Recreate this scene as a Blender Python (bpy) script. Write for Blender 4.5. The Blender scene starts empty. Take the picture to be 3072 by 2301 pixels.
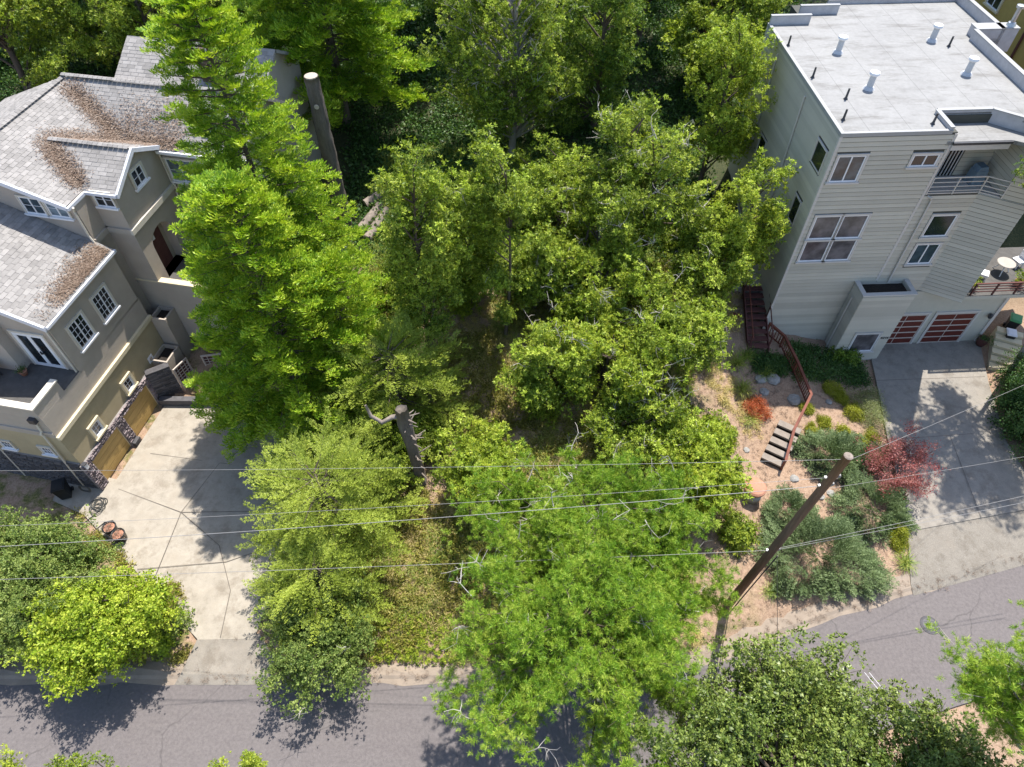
import bpy, math, random
import numpy as np
R = math.radians
rng = np.random.default_rng(7)
random.seed(7)
scene = bpy.context.scene
C = scene.collection

# ------------------------------------------------------------------ camera, sky, sun, exposure
cd = bpy.data.cameras.new('camera'); cam = bpy.data.objects.new('camera', cd); C.objects.link(cam)
cam.location = (0, 0, 33); cam.rotation_euler = (R(90 - 50.6), 0, 0)
cd.sensor_width = 36; cd.lens = 24.0; cd.clip_end = 2000; cd.clip_start = .1
scene.camera = cam
scene.cycles.max_bounces = 4; scene.cycles.diffuse_bounces = 3; scene.cycles.glossy_bounces = 1; scene.cycles.transmission_bounces = 3; scene.cycles.use_adaptive_sampling = True
SUN_AZ, SUN_EL = 27.0, 67.0
w = bpy.data.worlds.new('World'); scene.world = w; w.use_nodes = True
nt = w.node_tree; bg = nt.nodes['Background']
sky = nt.nodes.new('ShaderNodeTexSky'); sky.sky_type = 'NISHITA'; sky.sun_disc = False
sky.sun_elevation = R(SUN_EL); sky.sun_rotation = R(SUN_AZ); sky.air_density = 1.0; sky.dust_density = 1.0
nt.links.new(sky.outputs[0], bg.inputs[0]); bg.inputs[1].default_value = 0.15
sl = bpy.data.lights.new('sun', 'SUN'); so = bpy.data.objects.new('sun', sl); C.objects.link(so)
sl.energy = 4.5; sl.angle = R(.53); sl.color = (1, .955, .88)
so.rotation_euler = (R(90 - SUN_EL), 0, R(180 - SUN_AZ)); so.location = (10, 60, 60)
vs = scene.view_settings
vs.view_transform = 'Standard'; vs.look = 'None'; vs.gamma = 1; vs.use_curve_mapping = False
vs.exposure = 0.9

# ------------------------------------------------------------------ materials
M = {}
def nodes(name):
    m = bpy.data.materials.new(name); m.use_nodes = True
    t = m.node_tree; b = t.nodes['Principled BSDF']
    M[name] = m
    return m, t, b
def tc(t, scale=(1, 1, 1), out='Object', rot=(0, 0, 0)):
    c = t.nodes.new('ShaderNodeTexCoord'); mp = t.nodes.new('ShaderNodeMapping')
    mp.inputs['Scale'].default_value = scale; mp.inputs['Rotation'].default_value = rot
    t.links.new(c.outputs[out], mp.inputs[0]); return mp.outputs[0]
def noise(t, vec, scale, detail=4, rough=.6):
    n = t.nodes.new('ShaderNodeTexNoise'); n.inputs['Scale'].default_value = scale
    n.inputs['Detail'].default_value = detail; n.inputs['Roughness'].default_value = rough
    t.links.new(vec, n.inputs['Vector']); return n.outputs[0]
def ramp(t, fac, stops):
    r = t.nodes.new('ShaderNodeValToRGB'); e = r.color_ramp.elements
    while len(e) < len(stops): e.new(.5)
    for i, (p, c) in enumerate(stops):
        e[i].position = p; e[i].color = (*c, 1) if len(c) == 3 else c
    t.links.new(fac, r.inputs[0]); return r.outputs[0]
def mix(t, fac, a, b, mode='MIX'):
    m = t.nodes.new('ShaderNodeMix'); m.data_type = 'RGBA'; m.blend_type = mode
    for s, v in ((0, fac), (6, a), (7, b)):
        if isinstance(v, (int, float)): m.inputs[s].default_value = v
        elif isinstance(v, tuple): m.inputs[s].default_value = (*v, 1)
        else: t.links.new(v, m.inputs[s])
    return m.outputs[2]
def bump(t, b, h, strength=.3, dist=.02):
    n = t.nodes.new('ShaderNodeBump'); n.inputs['Strength'].default_value = strength
    n.inputs['Distance'].default_value = dist
    t.links.new(h, n.inputs['Height']); t.links.new(n.outputs[0], b.inputs['Normal'])
def sc(c, k): return tuple(min(1, x * k) for x in c)
def simple(name, col, rough=.7, var=.25, scale=3, fine=40, bumpk=.15, metal=0, spec=.3, stretch=(1, 1, 1), island=0.0):
    m, t, b = nodes(name)
    v = tc(t, stretch)
    n1 = noise(t, v, scale, 5); n2 = noise(t, v, fine, 3)
    c = ramp(t, n1, [(.3, sc(col, 1 - var)), (.7, sc(col, 1 + var))])
    c = mix(t, .35, c, ramp(t, n2, [(.3, sc(col, 1 - var)), (.7, sc(col, 1 + var))]))
    if island:
        g = t.nodes.new('ShaderNodeNewGeometry'); oi = t.nodes.new('ShaderNodeObjectInfo')
        ad = t.nodes.new('ShaderNodeMath'); ad.operation = 'ADD'
        t.links.new(g.outputs['Random Per Island'], ad.inputs[0]); t.links.new(oi.outputs['Random'], ad.inputs[1])
        fr = t.nodes.new('ShaderNodeMath'); fr.operation = 'FRACT'; t.links.new(ad.outputs[0], fr.inputs[0])
        k = ramp(t, fr.outputs[0], [(0, (1 - island,) * 3), (1, (1 + island * .6,) * 3)])
        c = mix(t, 1.0, c, k, 'MULTIPLY')
    t.links.new(c, b.inputs['Base Color']); b.inputs['Roughness'].default_value = rough
    b.inputs['Metallic'].default_value = metal; b.inputs['Specular IOR Level'].default_value = spec
    if bumpk: bump(t, b, n2, bumpk)
    return m

def foliage(name, cols, trans=.35, rough=.5, big=.35):
    """cols: dark, mid, light leaf colours; chosen per leaf, per clump and by a slow drift through the crown"""
    m, t, b = nodes(name)
    g = t.nodes.new('ShaderNodeNewGeometry'); oi = t.nodes.new('ShaderNodeObjectInfo')
    ge = tc(t, (1, 1, 1), 'Object')
    pn = t.nodes.new('ShaderNodeTexNoise'); pn.inputs['Scale'].default_value = big; pn.inputs['Detail'].default_value = 2
    t.links.new(g.outputs['Position'], pn.inputs['Vector'])
    def mth(op, a, bb):
        x = t.nodes.new('ShaderNodeMath'); x.operation = op
        for i, v in enumerate((a, bb)):
            if isinstance(v, (int, float)): x.inputs[i].default_value = v
            else: t.links.new(v, x.inputs[i])
        return x.outputs[0]
    f = mth('ADD', mth('MULTIPLY', g.outputs['Random Per Island'], .40), mth('MULTIPLY', oi.outputs['Random'], .28))
    f = mth('ADD', f, mth('MULTIPLY', pn.outputs[0], .36))
    c = ramp(t, f, [(.22, cols[0]), (.46, cols[1]), (.78, cols[2])])
    t.links.new(c, b.inputs['Base Color']); b.inputs['Roughness'].default_value = rough
    b.inputs['Specular IOR Level'].default_value = .35
    tr = t.nodes.new('ShaderNodeBsdfTranslucent')
    c2 = mix(t, 1.0, c, (1.0, 1.0, .45), 'MULTIPLY'); t.links.new(c2, tr.inputs[0])
    ms = t.nodes.new('ShaderNodeMixShader'); ms.inputs[0].default_value = trans
    t.links.new(b.outputs[0], ms.inputs[1]); t.links.new(tr.outputs[0], ms.inputs[2])
    t.links.new(ms.outputs[0], t.nodes['Material Output'].inputs[0])
    return m

foliage('bay_leaf', [(.055, .105, .010), (.17, .255, .022), (.42, .48, .06)])
foliage('bay_tip_leaf', [(.18, .285, .02), (.35, .475, .042), (.58, .65, .10)])
foliage('redwood_tip_leaf', [(.14, .28, .014), (.30, .46, .028), (.52, .61, .065)])
foliage('pine_tip_needle', [(.10, .21, .010), (.24, .38, .025), (.46, .54, .09)], trans=.25)
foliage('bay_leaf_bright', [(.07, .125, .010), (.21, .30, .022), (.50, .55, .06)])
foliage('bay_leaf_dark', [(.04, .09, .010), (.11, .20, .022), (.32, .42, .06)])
foliage('redwood_leaf', [(.06, .145, .010), (.19, .35, .018), (.48, .58, .045)])
foliage('conifer_dark_leaf', [(.05, .14, .014), (.13, .30, .024), (.34, .50, .05)])
foliage('pine_needle', [(.05, .125, .008), (.15, .30, .016), (.40, .50, .06)], trans=.25)
foliage('cedar_leaf', [(0.144, 0.192, 0.022), (0.272, 0.352, 0.045), (0.448, 0.512, 0.080)])
foliage('lime_leaf', [(.10, .175, .012), (.27, .39, .025), (.54, .60, .07)])
foliage('small_leaf', [(.05, .10, .018), (.16, .24, .05), (.38, .45, .12)])
foliage('oak_leaf', [(.035, .065, .010), (.11, .165, .026), (.29, .35, .08)], trans=.2, rough=.4)
foliage('juniper_leaf', [(.05, .085, .028), (.12, .175, .065), (.25, .32, .15)], trans=.15)
foliage('gold_leaf', [(0.140, 0.170, 0.008), (0.280, 0.310, 0.020), (0.420, 0.420, 0.050)])
foliage('pale_leaf', [(0.140, 0.170, 0.050), (0.260, 0.300, 0.100), (0.420, 0.440, 0.220)])
foliage('maple_red_leaf', [(.20, .045, .045), (.36, .10, .10), (.50, .24, .21)])
foliage('maple_orange_leaf', [(0.300, 0.060, 0.020), (0.460, 0.110, 0.040), (0.550, 0.200, 0.080)])
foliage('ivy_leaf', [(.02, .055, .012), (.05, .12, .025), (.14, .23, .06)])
foliage('grass_leaf', [(0.096, 0.192, 0.024), (0.224, 0.320, 0.048), (0.480, 0.480, 0.112)])
foliage('dry_grass_leaf', [(0.272, 0.272, 0.072), (0.464, 0.400, 0.144), (0.672, 0.512, 0.256)])
foliage('weed_leaf', [(.10, .115, .018), (.24, .23, .04), (.42, .37, .11)])
foliage('litter', [(.13, .085, .058), (.23, .16, .115), (.36, .275, .21)], trans=.05)
simple('bark', (.11, .085, .065), .9, .4, 6, 40, .8, stretch=(1, 1, .25))
simple('bark_pale', (.30, .27, .24), .9, .35, 6, 40, .5, stretch=(1, 1, .25))
simple('dead_wood', (.23, .19, .16), .9, .4, 5, 30, .8, stretch=(1, 1, .25))
simple('twig_grey', (.40, .37, .33), .9, .25)
simple('cut_wood', (.42, .36, .30), .8, .25, 8)
simple('stucco', (.41, .355, .30), .9, .10, 1.2, 60, .5)
simple('stucco_ochre', (.41, .34, .215), .9, .12, 1.2, 25, .7)
simple('stucco_cap', (.58, .53, .45), .9, .12)
simple('cream_trim', (.62, .53, .36), .8, .1)
simple('white_paint', (.74, .74, .76), .5, .06)
simple('fascia_paint', (.62, .63, .68), .5, .08)
simple('shingle', (.265, .25, .238), .9, .22, 2.5, 60, .5, island=.2)
simple('stone_veneer', (.27, .22, .225), .9, .35, 4, 25, .6, island=.5)
simple('stone_dark', (.10, .095, .10), .9, .3, 4, 25, .6, island=.35)
simple('mortar', (.25, .23, .22), .95, .2)
simple('garage_wood', (.46, .31, .115), .55, .22, 1.5, 12, .1, stretch=(1, .3, 2))
simple('deck_floor', (.085, .08, .075), .8, .3)
simple('dark_soil', (.03, .024, .02), .95, .5, 8, 60, .8)
simple('siding', (.47, .44, .37), .65, .07, .7, 30, .1, island=.12)
simple('siding_lap_shadow', (.07, .07, .06), .8, .1)  # near-black core behind the boards, paints the shadow line under each lap
simple('siding_trim', (.52, .49, .46), .65, .06)
simple('beige_stucco', (.47, .45, .38), .85, .06)
simple('membrane_edge', (.31, .31, .31), .6, .06)
simple('parapet_inner', (.43, .42, .43), .8, .15)
simple('garage_red', (.115, .024, .018), .45, .25)
simple('garage_rail', (.50, .43, .38), .6, .08)
simple('red_wood', (.17, .055, .035), .7, .3, 3, 20, .3)
simple('red_wood_dark', (.11, .045, .04), .8, .3, 3, 20, .3)
simple('fence_brown', (.17, .065, .05), .8, .25)
simple('pole_wood', (.16, .098, .066), .85, .4, 4, 30, .5, stretch=(3, 3, .2))
simple('metal_grey', (.45, .46, .47), .35, .15, metal=.7)
simple('dark_metal', (.05, .05, .055), .5, .2)
simple('pipe_white', (.5, .5, .51), .4, .06)
simple('wire_grey', (.26, .25, .24), .5, .1, bumpk=0)
simple('black_plastic', (.018, .02, .022), .35, .2)
simple('green_plastic', (.08, .30, .12), .4, .1)
simple('terracotta', (.42, .20, .13), .8, .2)
simple('concrete_pale', (.38, .345, .305), .9, .15, 2, 40, .3)
simple('joint_dirt', (.14, .12, .10), .95, .3)
simple('old_trunk', (.125, .105, .088), .9, .45, 5, 30, .9, stretch=(1, 1, .2))
simple('step_wood', (.235, .20, .17), .9, .25, 3, 20, .3)
simple('rock', (.28, .27, .25), .9, .3, 3, 15, .8)
simple('yellow_stucco', (.44, .32, .10), .9, .08)
simple('hose', (.06, .06, .055), .5, .2)
simple('white_cushion', (.75, .74, .76), .8, .06)
simple('blue_grey_cloth', (.14, .2, .26), .8, .2)
simple('kerb_concrete', (.26, .21, .165), .95, .2, 1.5, 30, .4)

def glass(name, col, rough=.08):
    m, t, b = nodes(name)
    v = tc(t, (1, 1, 1)); n = noise(t, v, 1.5, 2)
    t.links.new(ramp(t, n, [(.35, sc(col, .6)), (.65, sc(col, 1.5))]), b.inputs['Base Color'])
    b.inputs['Roughness'].default_value = rough; b.inputs['Specular IOR Level'].default_value = .8
glass('glass_dark', (.012, .016, .02)); glass('glass_blue', (.04, .06, .075)); glass('glass_warm', (.105, .095, .10), .12)
glass('glass_skyblue', (.14, .18, .21), .1)

def roof_membrane():
    m, t, b = nodes('membrane')
    v = tc(t); n1 = noise(t, v, .35, 6, .7); n2 = noise(t, v, 6, 6); n3 = noise(t, tc(t, (.4, 1.6, 1)), 1.1, 6, .75)
    c = ramp(t, n1, [(.3, (.185, .182, .176)), (.6, (.25, .247, .24))])
    c = mix(t, .3, c, ramp(t, n2, [(.3, (.17, .167, .163)), (.7, (.30, .296, .29))]))
    st = ramp(t, n3, [(.50, (1, 1, 1)), (.68, (.55, .53, .50))]); c = mix(t, .8, c, st, 'MULTIPLY')
    br = t.nodes.new('ShaderNodeTexBrick'); br.inputs['Scale'].default_value = 1; br.offset = 0
    br.inputs['Brick Width'].default_value = 2.0; br.inputs['Row Height'].default_value = 30; br.inputs['Mortar Size'].default_value = .02
    br.inputs['Color1'].default_value = br.inputs['Color2'].default_value = (1, 1, 1, 1); br.inputs['Mortar'].default_value = (.72, .72, .72, 1)
    t.links.new(v, br.inputs[0]); c = mix(t, 1.0, c, br.outputs[0], 'MULTIPLY')
    t.links.new(c, b.inputs['Base Color']); b.inputs['Roughness'].default_value = .75; bump(t, b, n2, .15)
roof_membrane()

def asphalt():
    m, t, b = nodes('asphalt')
    v = tc(t); n1 = noise(t, v, .22, 5, .6); n2 = noise(t, v, 45, 2); n3 = noise(t, tc(t, (.12, 2.2, 1)), 1.2, 5, .7)
    n4 = noise(t, v, 2.0, 5)
    c = ramp(t, n1, [(.35, (.122, .098, .095)), (.65, (.15, .13, .124))])
    c = mix(t, .45, c, ramp(t, n3, [(.3, (.085, .07, .07)), (.7, (.165, .145, .138))]))
    c = mix(t, .25, c, ramp(t, n4, [(.3, (.10, .09, .09)), (.7, (.20, .185, .185))]))
    c = mix(t, .5, c, ramp(t, n2, [(.3, (.075, .07, .072)), (.55, (.13, .118, .118)), (.78, (.27, .25, .24))]))
    n5 = noise(t, v, 7, 4); c = mix(t, .30, c, ramp(t, n5, [(.35, (.08, .066, .064)), (.65, (.18, .155, .145))]))
    dn = t.nodes.new('ShaderNodeTexNoise'); dn.inputs['Scale'].default_value = 1.2; t.links.new(v, dn.inputs['Vector'])
    dv = mix(t, .35, v, dn.outputs['Color']); vo = t.nodes.new('ShaderNodeTexVoronoi'); vo.feature = 'DISTANCE_TO_EDGE'; vo.inputs['Scale'].default_value = .33; t.links.new(dv, vo.inputs['Vector'])
    ck = mix(t, ramp(t, n1, [(.42, (0, 0, 0)), (.58, (1, 1, 1))]), (1, 1, 1), ramp(t, vo.outputs['Distance'], [(.003, (.72, .72, .72)), (.009, (1, 1, 1))])); c = mix(t, 1.0, c, ck, 'MULTIPLY')
    t.links.new(c, b.inputs['Base Color']); b.inputs['Roughness'].default_value = .9; bump(t, b, n2, .4, .01)
asphalt()
def concrete(name, a, bb, pit=.5):
    m, t, b = nodes(name)
    v = tc(t); n1 = noise(t, v, .5, 6, .7); n2 = noise(t, v, 30, 3); n3 = noise(t, v, 2.3, 5)
    c = ramp(t, n1, [(.35, a), (.65, bb)])
    c = mix(t, .4, c, ramp(t, n3, [(.3, sc(a, .75)), (.7, sc(bb, 1.15))]))
    c = mix(t, pit, c, ramp(t, n2, [(.3, sc(a, .55)), (.5, a), (.75, sc(bb, 1.25))]))
    n6 = noise(t, v, .9, 6, .75); c = mix(t, .7, c, ramp(t, n6, [(.36, (.66, .62, .58)), (.5, (1, 1, 1)), (.66, (1.0, .97, .94))]), 'MULTIPLY')
    t.links.new(c, b.inputs['Base Color']); b.inputs['Roughness'].default_value = .9; bump(t, b, n2, .3, .01)
concrete('drive_left', (.30, .265, .215), (.37, .33, .275), .2)
concrete('drive_right', (.215, .195, .168), (.30, .27, .23), .3)
concrete('apron_grit', (.19, .17, .142), (.25, .225, .19), .6)
concrete('apron_left', (.20, .178, .15), (.28, .25, .21), .3)

def ground_mat():
    m, t, b = nodes('ground')
    v = tc(t)
    n1 = noise(t, v, .35, 5, .6); n2 = noise(t, v, 9, 4, .7); n3 = noise(t, v, 28, 3, .7); n4 = noise(t, v, 1.3, 5)
    mulch = ramp(t, n3, [(.25, (.13, .075, .045)), (.5, (.33, .215, .14)), (.75, (.56, .43, .33))])
    mulch = mix(t, .45, mulch, ramp(t, n2, [(.3, (.17, .10, .06)), (.7, (.46, .33, .235))]))
    grass = ramp(t, n2, [(.3, (.04, .055, .012)), (.5, (.12, .12, .03)), (.72, (.30, .23, .10))])
    c = mix(t, ramp(t, n4, [(.45, (0, 0, 0)), (.62, (1, 1, 1))]), mulch, grass)
    sx = t.nodes.new('ShaderNodeSeparateXYZ'); t.links.new(v, sx.inputs[0])
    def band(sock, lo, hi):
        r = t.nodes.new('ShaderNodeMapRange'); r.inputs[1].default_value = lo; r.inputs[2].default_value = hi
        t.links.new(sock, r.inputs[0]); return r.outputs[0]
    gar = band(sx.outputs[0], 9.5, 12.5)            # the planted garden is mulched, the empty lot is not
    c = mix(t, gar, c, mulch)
    back = band(sx.outputs[1], 31, 37)              # darker woodland floor up the hill
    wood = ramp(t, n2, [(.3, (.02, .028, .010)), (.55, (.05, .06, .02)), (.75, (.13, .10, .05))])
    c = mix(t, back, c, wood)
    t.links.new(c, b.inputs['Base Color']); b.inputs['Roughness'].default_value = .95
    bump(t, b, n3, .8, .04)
ground_mat()

# ------------------------------------------------------------------ object helpers
def tag(o, label=None, cat=None, group=None, kind=None):
    if label: o['label'] = label
    if cat: o['category'] = cat
    if group: o['group'] = group
    if kind: o['kind'] = kind
    return o
def empty(name, loc=(0, 0, 0), rz=0, label=None, cat=None, group=None):
    o = bpy.data.objects.new(name, None); C.objects.link(o); o.empty_display_size = .2
    o.location = loc; o.rotation_euler = (0, 0, rz)
    return tag(o, label, cat, group)
def link(name, me, mat=None, parent=None):
    o = bpy.data.objects.new(name, me); C.objects.link(o)
    if mat: 
        if not me.materials: me.materials.append(M[mat])
    if parent: o.parent = parent
    return o
class MB:
    def __init__(s): s.v = []; s.f = []
    def add(s, vs, fs):
        n = len(s.v); s.v += [tuple(map(float, p)) for p in vs]; s.f += [tuple(i + n for i in f) for f in fs]; return s
    def box(s, x0, x1, y0, y1, z0, z1):
        return s.add([(x0, y0, z0), (x1, y0, z0), (x1, y1, z0), (x0, y1, z0), (x0, y0, z1), (x1, y0, z1), (x1, y1, z1), (x0, y1, z1)],
                     [(3, 2, 1, 0), (4, 5, 6, 7), (0, 1, 5, 4), (1, 2, 6, 5), (2, 3, 7, 6), (3, 0, 4, 7)])
    def obox(s, o, u, v, w_):
        """box from corner o with edge vectors u, v, w_"""
        o, u, v, w_ = map(np.asarray, (o, u, v, w_))
        p = [o, o + u, o + u + v, o + v, o + w_, o + u + w_, o + u + v + w_, o + v + w_]
        return s.add(p, [(3, 2, 1, 0), (4, 5, 6, 7), (0, 1, 5, 4), (1, 2, 6, 5), (2, 3, 7, 6), (3, 0, 4, 7)])
    def prism(s, poly, d0, d1, axis='z'):
        """extrude polygon (list of 2d pts) along axis; axis x: poly=(y,z); y: poly=(x,z); z: poly=(x,y)"""
        n = len(poly)
        def p3(p, d): return {'x': (d, p[0], p[1]), 'y': (p[0], d, p[1]), 'z': (p[0], p[1], d)}[axis]
        vs = [p3(p, d0) for p in poly] + [p3(p, d1) for p in poly]
        fs = [tuple(range(n))[::-1], tuple(range(n, 2 * n))] + [(i, (i + 1) % n, (i + 1) % n + n, i + n) for i in range(n)]
        return s.add(vs, fs)
    def tube(s, pts, rad, n=6, cap=True):
        pts = [np.asarray(p, float) for p in pts]; rad = [rad] * len(pts) if isinstance(rad, (int, float)) else rad
        vs = []; fs = []; ref = None
        for i, p in enumerate(pts):
            d = pts[min(i + 1, len(pts) - 1)] - pts[max(i - 1, 0)]; d = d / (np.linalg.norm(d) + 1e-9)
            if ref is None: ref = np.array([1, 0, 0.]) if abs(d[0]) < .8 else np.array([0, 1, 0.])
            a = np.cross(d, ref); a /= np.linalg.norm(a) + 1e-9; b = np.cross(d, a); ref = np.cross(a, d)
            for k in range(n):
                an = 2 * math.pi * k / n; vs.append(p + rad[i] * (a * math.cos(an) + b * math.sin(an)))
        for i in range(len(pts) - 1):
            for k in range(n): fs.append((i * n + k, i * n + (k + 1) % n, (i + 1) * n + (k + 1) % n, (i + 1) * n + k))
        if cap: fs += [tuple(range(n)), tuple(range((len(pts) - 1) * n, len(pts) * n))[::-1]]
        return s.add(vs, fs)
    def lathe(s, prof, c=(0, 0, 0), n=16):
        """prof: list of (r, z)"""
        vs = []; fs = []
        for r, z in prof:
            for k in range(n):
                a = 2 * math.pi * k / n; vs.append((c[0] + r * math.cos(a), c[1] + r * math.sin(a), c[2] + z))
        for i in range(len(prof) - 1):
            for k in range(n): fs.append((i * n + k, i * n + (k + 1) % n, (i + 1) * n + (k + 1) % n, (i + 1) * n + k))
        fs += [tuple(range(n))[::-1], tuple(range((len(prof) - 1) * n, len(prof) * n))]
        return s.add(vs, fs)
    def mesh(s, name, mat, smooth=False):
        me = bpy.data.meshes.new(name); me.from_pydata(s.v, [], s.f); me.update()
        if mat: me.materials.append(M[mat])
        if smooth: me.polygons.foreach_set('use_smooth', [True] * len(me.polygons))
        return me
    def build(s, name, mat, parent=None, smooth=False):
        return link(name, s.mesh(name, mat, smooth), None, parent)
def npmesh(name, V, Q, mat):
    """V (n,3), Q (m,k) index array"""
    me = bpy.data.meshes.new(name); V = np.ascontiguousarray(V, np.float32); Q = np.ascontiguousarray(Q, np.int32); k = Q.shape[1]
    me.vertices.add(len(V)); me.vertices.foreach_set('co', V.ravel())
    me.loops.add(Q.size); me.loops.foreach_set('vertex_index', Q.ravel())
    me.polygons.add(len(Q)); me.polygons.foreach_set('loop_start', np.arange(0, Q.size, k, dtype=np.int32))
    me.polygons.foreach_set('loop_total', np.full(len(Q), k, np.int32))
    me.update(calc_edges=True); me.validate()
    if mat: me.materials.append(M[mat])
    return me

# ------------------------------------------------------------------ terrain
KX = [-400, 4, 7, 10, 12.8, 16, 19.5, 26.3, 60, 400]; KY = [9.35, 9.35, 9.65, 10.45, 11.45, 12.45, 13.45, 15.2, 24, 112]
def yk(x): return np.interp(x, KX, KY)
GX = [-90, -30, -22, -15, -10, -4, 4, 10, 14, 17, 20.5, 24, 29, 34, 90]
GS = [-80, -25, -9.5, -5.35, 0, 2, 5, 9, 13, 17, 21, 26, 32, 40, 50, 70, 140]
GZ = [[-25] * 15, [-8] * 15, [-.8] * 15, [0] * 15, [.12] * 15,
      [.12, .12, .12, .12, .3, .5, .5, .5, .4, .3, .2, .2, .2, .3, .4],
      [.2, .2, .2, .2, .7, 1.2, 1.2, 1.0, .75, .6, .4, .4, .4, .6, 1],
      [.4, .4, .3, .35, 1.1, 2.1, 2.1, 1.7, 1.05, 1.2, .8, .7, .8, 1.0, 2],
      [.6, .5, .4, .6, 1.8, 3.0, 3.0, 2.7, 1.95, 1.8, 1.2, 1.0, .95, 1.3, 3],
      [1.5, 1, .6, 2.2, 2.9, 3.9, 3.9, 3.6, 3.0, 2.2, 1.2, .9, .9, 1.8, 4],
      [3, 2, 1.5, 3.8, 4.1, 4.7, 4.7, 4.7, 4.6, 2.6, 1.2, 1, 1, 3, 5],
      [5, 5, 5, 5, 5.4, 5.8, 5.8, 5.9, 5.9, 5, 3, 3, 3, 5, 6],
      [7] * 15, [8.6] * 15, [10.5] * 15, [14] * 15, [26] * 15]
GZ = np.array(GZ, float)
def hgt(x, y):
    x = np.asarray(x, float); s = np.asarray(y, float) - yk(x)
    ix = np.clip(np.searchsorted(GX, x) - 1, 0, len(GX) - 2); iy = np.clip(np.searchsorted(GS, s) - 1, 0, len(GS) - 2)
    gx = np.array(GX); gs = np.array(GS)
    fx = np.clip((x - gx[ix]) / (gx[ix + 1] - gx[ix]), 0, 1); fy = np.clip((s - gs[iy]) / (gs[iy + 1] - gs[iy]), 0, 1)
    return (GZ[iy, ix] * (1 - fx) + GZ[iy, ix + 1] * fx) * (1 - fy) + (GZ[iy + 1, ix] * (1 - fx) + GZ[iy + 1, ix + 1] * fx) * fy
def h1(x, y): return float(hgt(x, y))
def inpoly(px, py, poly):
    ins = np.zeros(px.shape, bool); n = len(poly); j = n - 1
    for i in range(n):
        xi, yi = poly[i][:2]; xj, yj = poly[j][:2]
        c = ((yi > py) != (yj > py)) & (px < (xj - xi) * (py - yi) / (yj - yi + 1e-12) + xi); ins ^= c; j = i
    return ins
# paved sheets: outline with heights
LEFT_DRIVE = [(-14.95, 11.2, .14), (-17.9, 13.65, .2), (-20.2, 15.55, .26), (-22.9, 17.75, .34), (-24.9, 18.6, .40), (-24.9, 20.6, .42), (-21.9, 19.9, .42),
              (-20.9, 25.0, .44), (-19.4, 25.6, .44), (-15.2, 25.4, .44), (-12.9, 22.0, .40), (-11.9, 18.2, .30), (-11.7, 15.0, .24), (-12.3, 11.25, .14)]
LEFT_APRON = [(-15.2, 9.5, .02), (-14.95, 11.15, .13), (-12.0, 11.2, .13), (-10.4, 9.5, .02)]
RIGHT_DRIVE = [(20.86, 16.75, .42), (21.2, 19.0, .52), (21.55, 22.4, .72), (22.0, 25.0, .84), (22.55, 28.6, .97), (23.0, 30.3, 1.02), (30.1, 30.6, 1.02), (29.0, 26.3, .9), (28.3, 22.3, .72), (28.6, 19.4, .54), (28.6, 18.2, .48)]
RIGHT_APRON = [(20.0, 13.9, .1), (20.84, 16.7, .41), (28.6, 18.15, .47), (34, 19.2, .5), (34, 17.4, .1), (26.3, 15.4, .05)]
PAVED = [LEFT_DRIVE, LEFT_APRON, RIGHT_DRIVE, RIGHT_APRON]
def axis(a, b, step, far, grow=1.35):
    v = list(np.arange(a, b + .01, step)); d = step; lo = [a]; hi = [b]
    while lo[-1] > -far: d *= grow; lo.append(lo[-1] - d)
    d = step
    while hi[-1] < far: d *= grow; hi.append(hi[-1] + d)
    return np.array(lo[:0:-1] + v + hi[1:])
ax_, ay_ = axis(-42, 46, .4, 900), axis(2, 76, .4, 900)
XX, YY = np.meshgrid(ax_, ay_); ZZ = hgt(XX, YY)
rough = .05 * np.sin(XX * 3.1 + YY * 1.3) * np.sin(YY * 2.7 - XX) + .03 * np.sin(XX * 7.7) * np.sin(YY * 6.9)
ZZ += np.where(YY - yk(XX) > .8, rough, 0)
road_m = (YY < yk(XX) + .75); ZZ[road_m] = np.minimum(ZZ[road_m], -.10)
for P in PAVED:
    cx = np.mean([p[0] for p in P]); cy = np.mean([p[1] for p in P])
    big = [(cx + (p[0] - cx) * 1.0 + np.sign(p[0] - cx) * .5, cy + (p[1] - cy) + np.sign(p[1] - cy) * .5) for p in P]
    mk = inpoly(XX, YY, big); A_ = np.array([(p[0], p[1], 1) for p in P]); zz = np.array([p[2] for p in P])
    co = np.linalg.lstsq(A_, zz, rcond=None)[0]
    ZZ[mk] = np.minimum(ZZ[mk], (XX * co[0] + YY * co[1] + co[2])[mk] - .14)
nx, ny = len(ax_), len(ay_)
I = np.arange(nx * ny).reshape(ny, nx)
Qd = np.stack([I[:-1, :-1], I[:-1, 1:], I[1:, 1:], I[1:, :-1]], -1).reshape(-1, 4)
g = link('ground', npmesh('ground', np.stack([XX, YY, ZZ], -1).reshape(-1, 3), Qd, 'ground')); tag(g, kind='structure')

def sheet(name, P, mat, thick=.12):
    mb = MB(); n = len(P)
    mb.add([p for p in P] + [(p[0], p[1], p[2] - thick) for p in P], [tuple(range(n))] + [(i, i + n, (i + 1) % n + n, (i + 1) % n) for i in range(n)])
    me = mb.mesh(name, mat)
    import bmesh
    bm = bmesh.new(); bm.from_mesh(me); bmesh.ops.recalc_face_normals(bm, faces=bm.faces)
    bmesh.ops.triangulate(bm, faces=[f for f in bm.faces if len(f.verts) > 4]); bm.to_mesh(me); bm.free()
    o = link(name, me); tag(o, kind='structure'); return o
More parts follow.
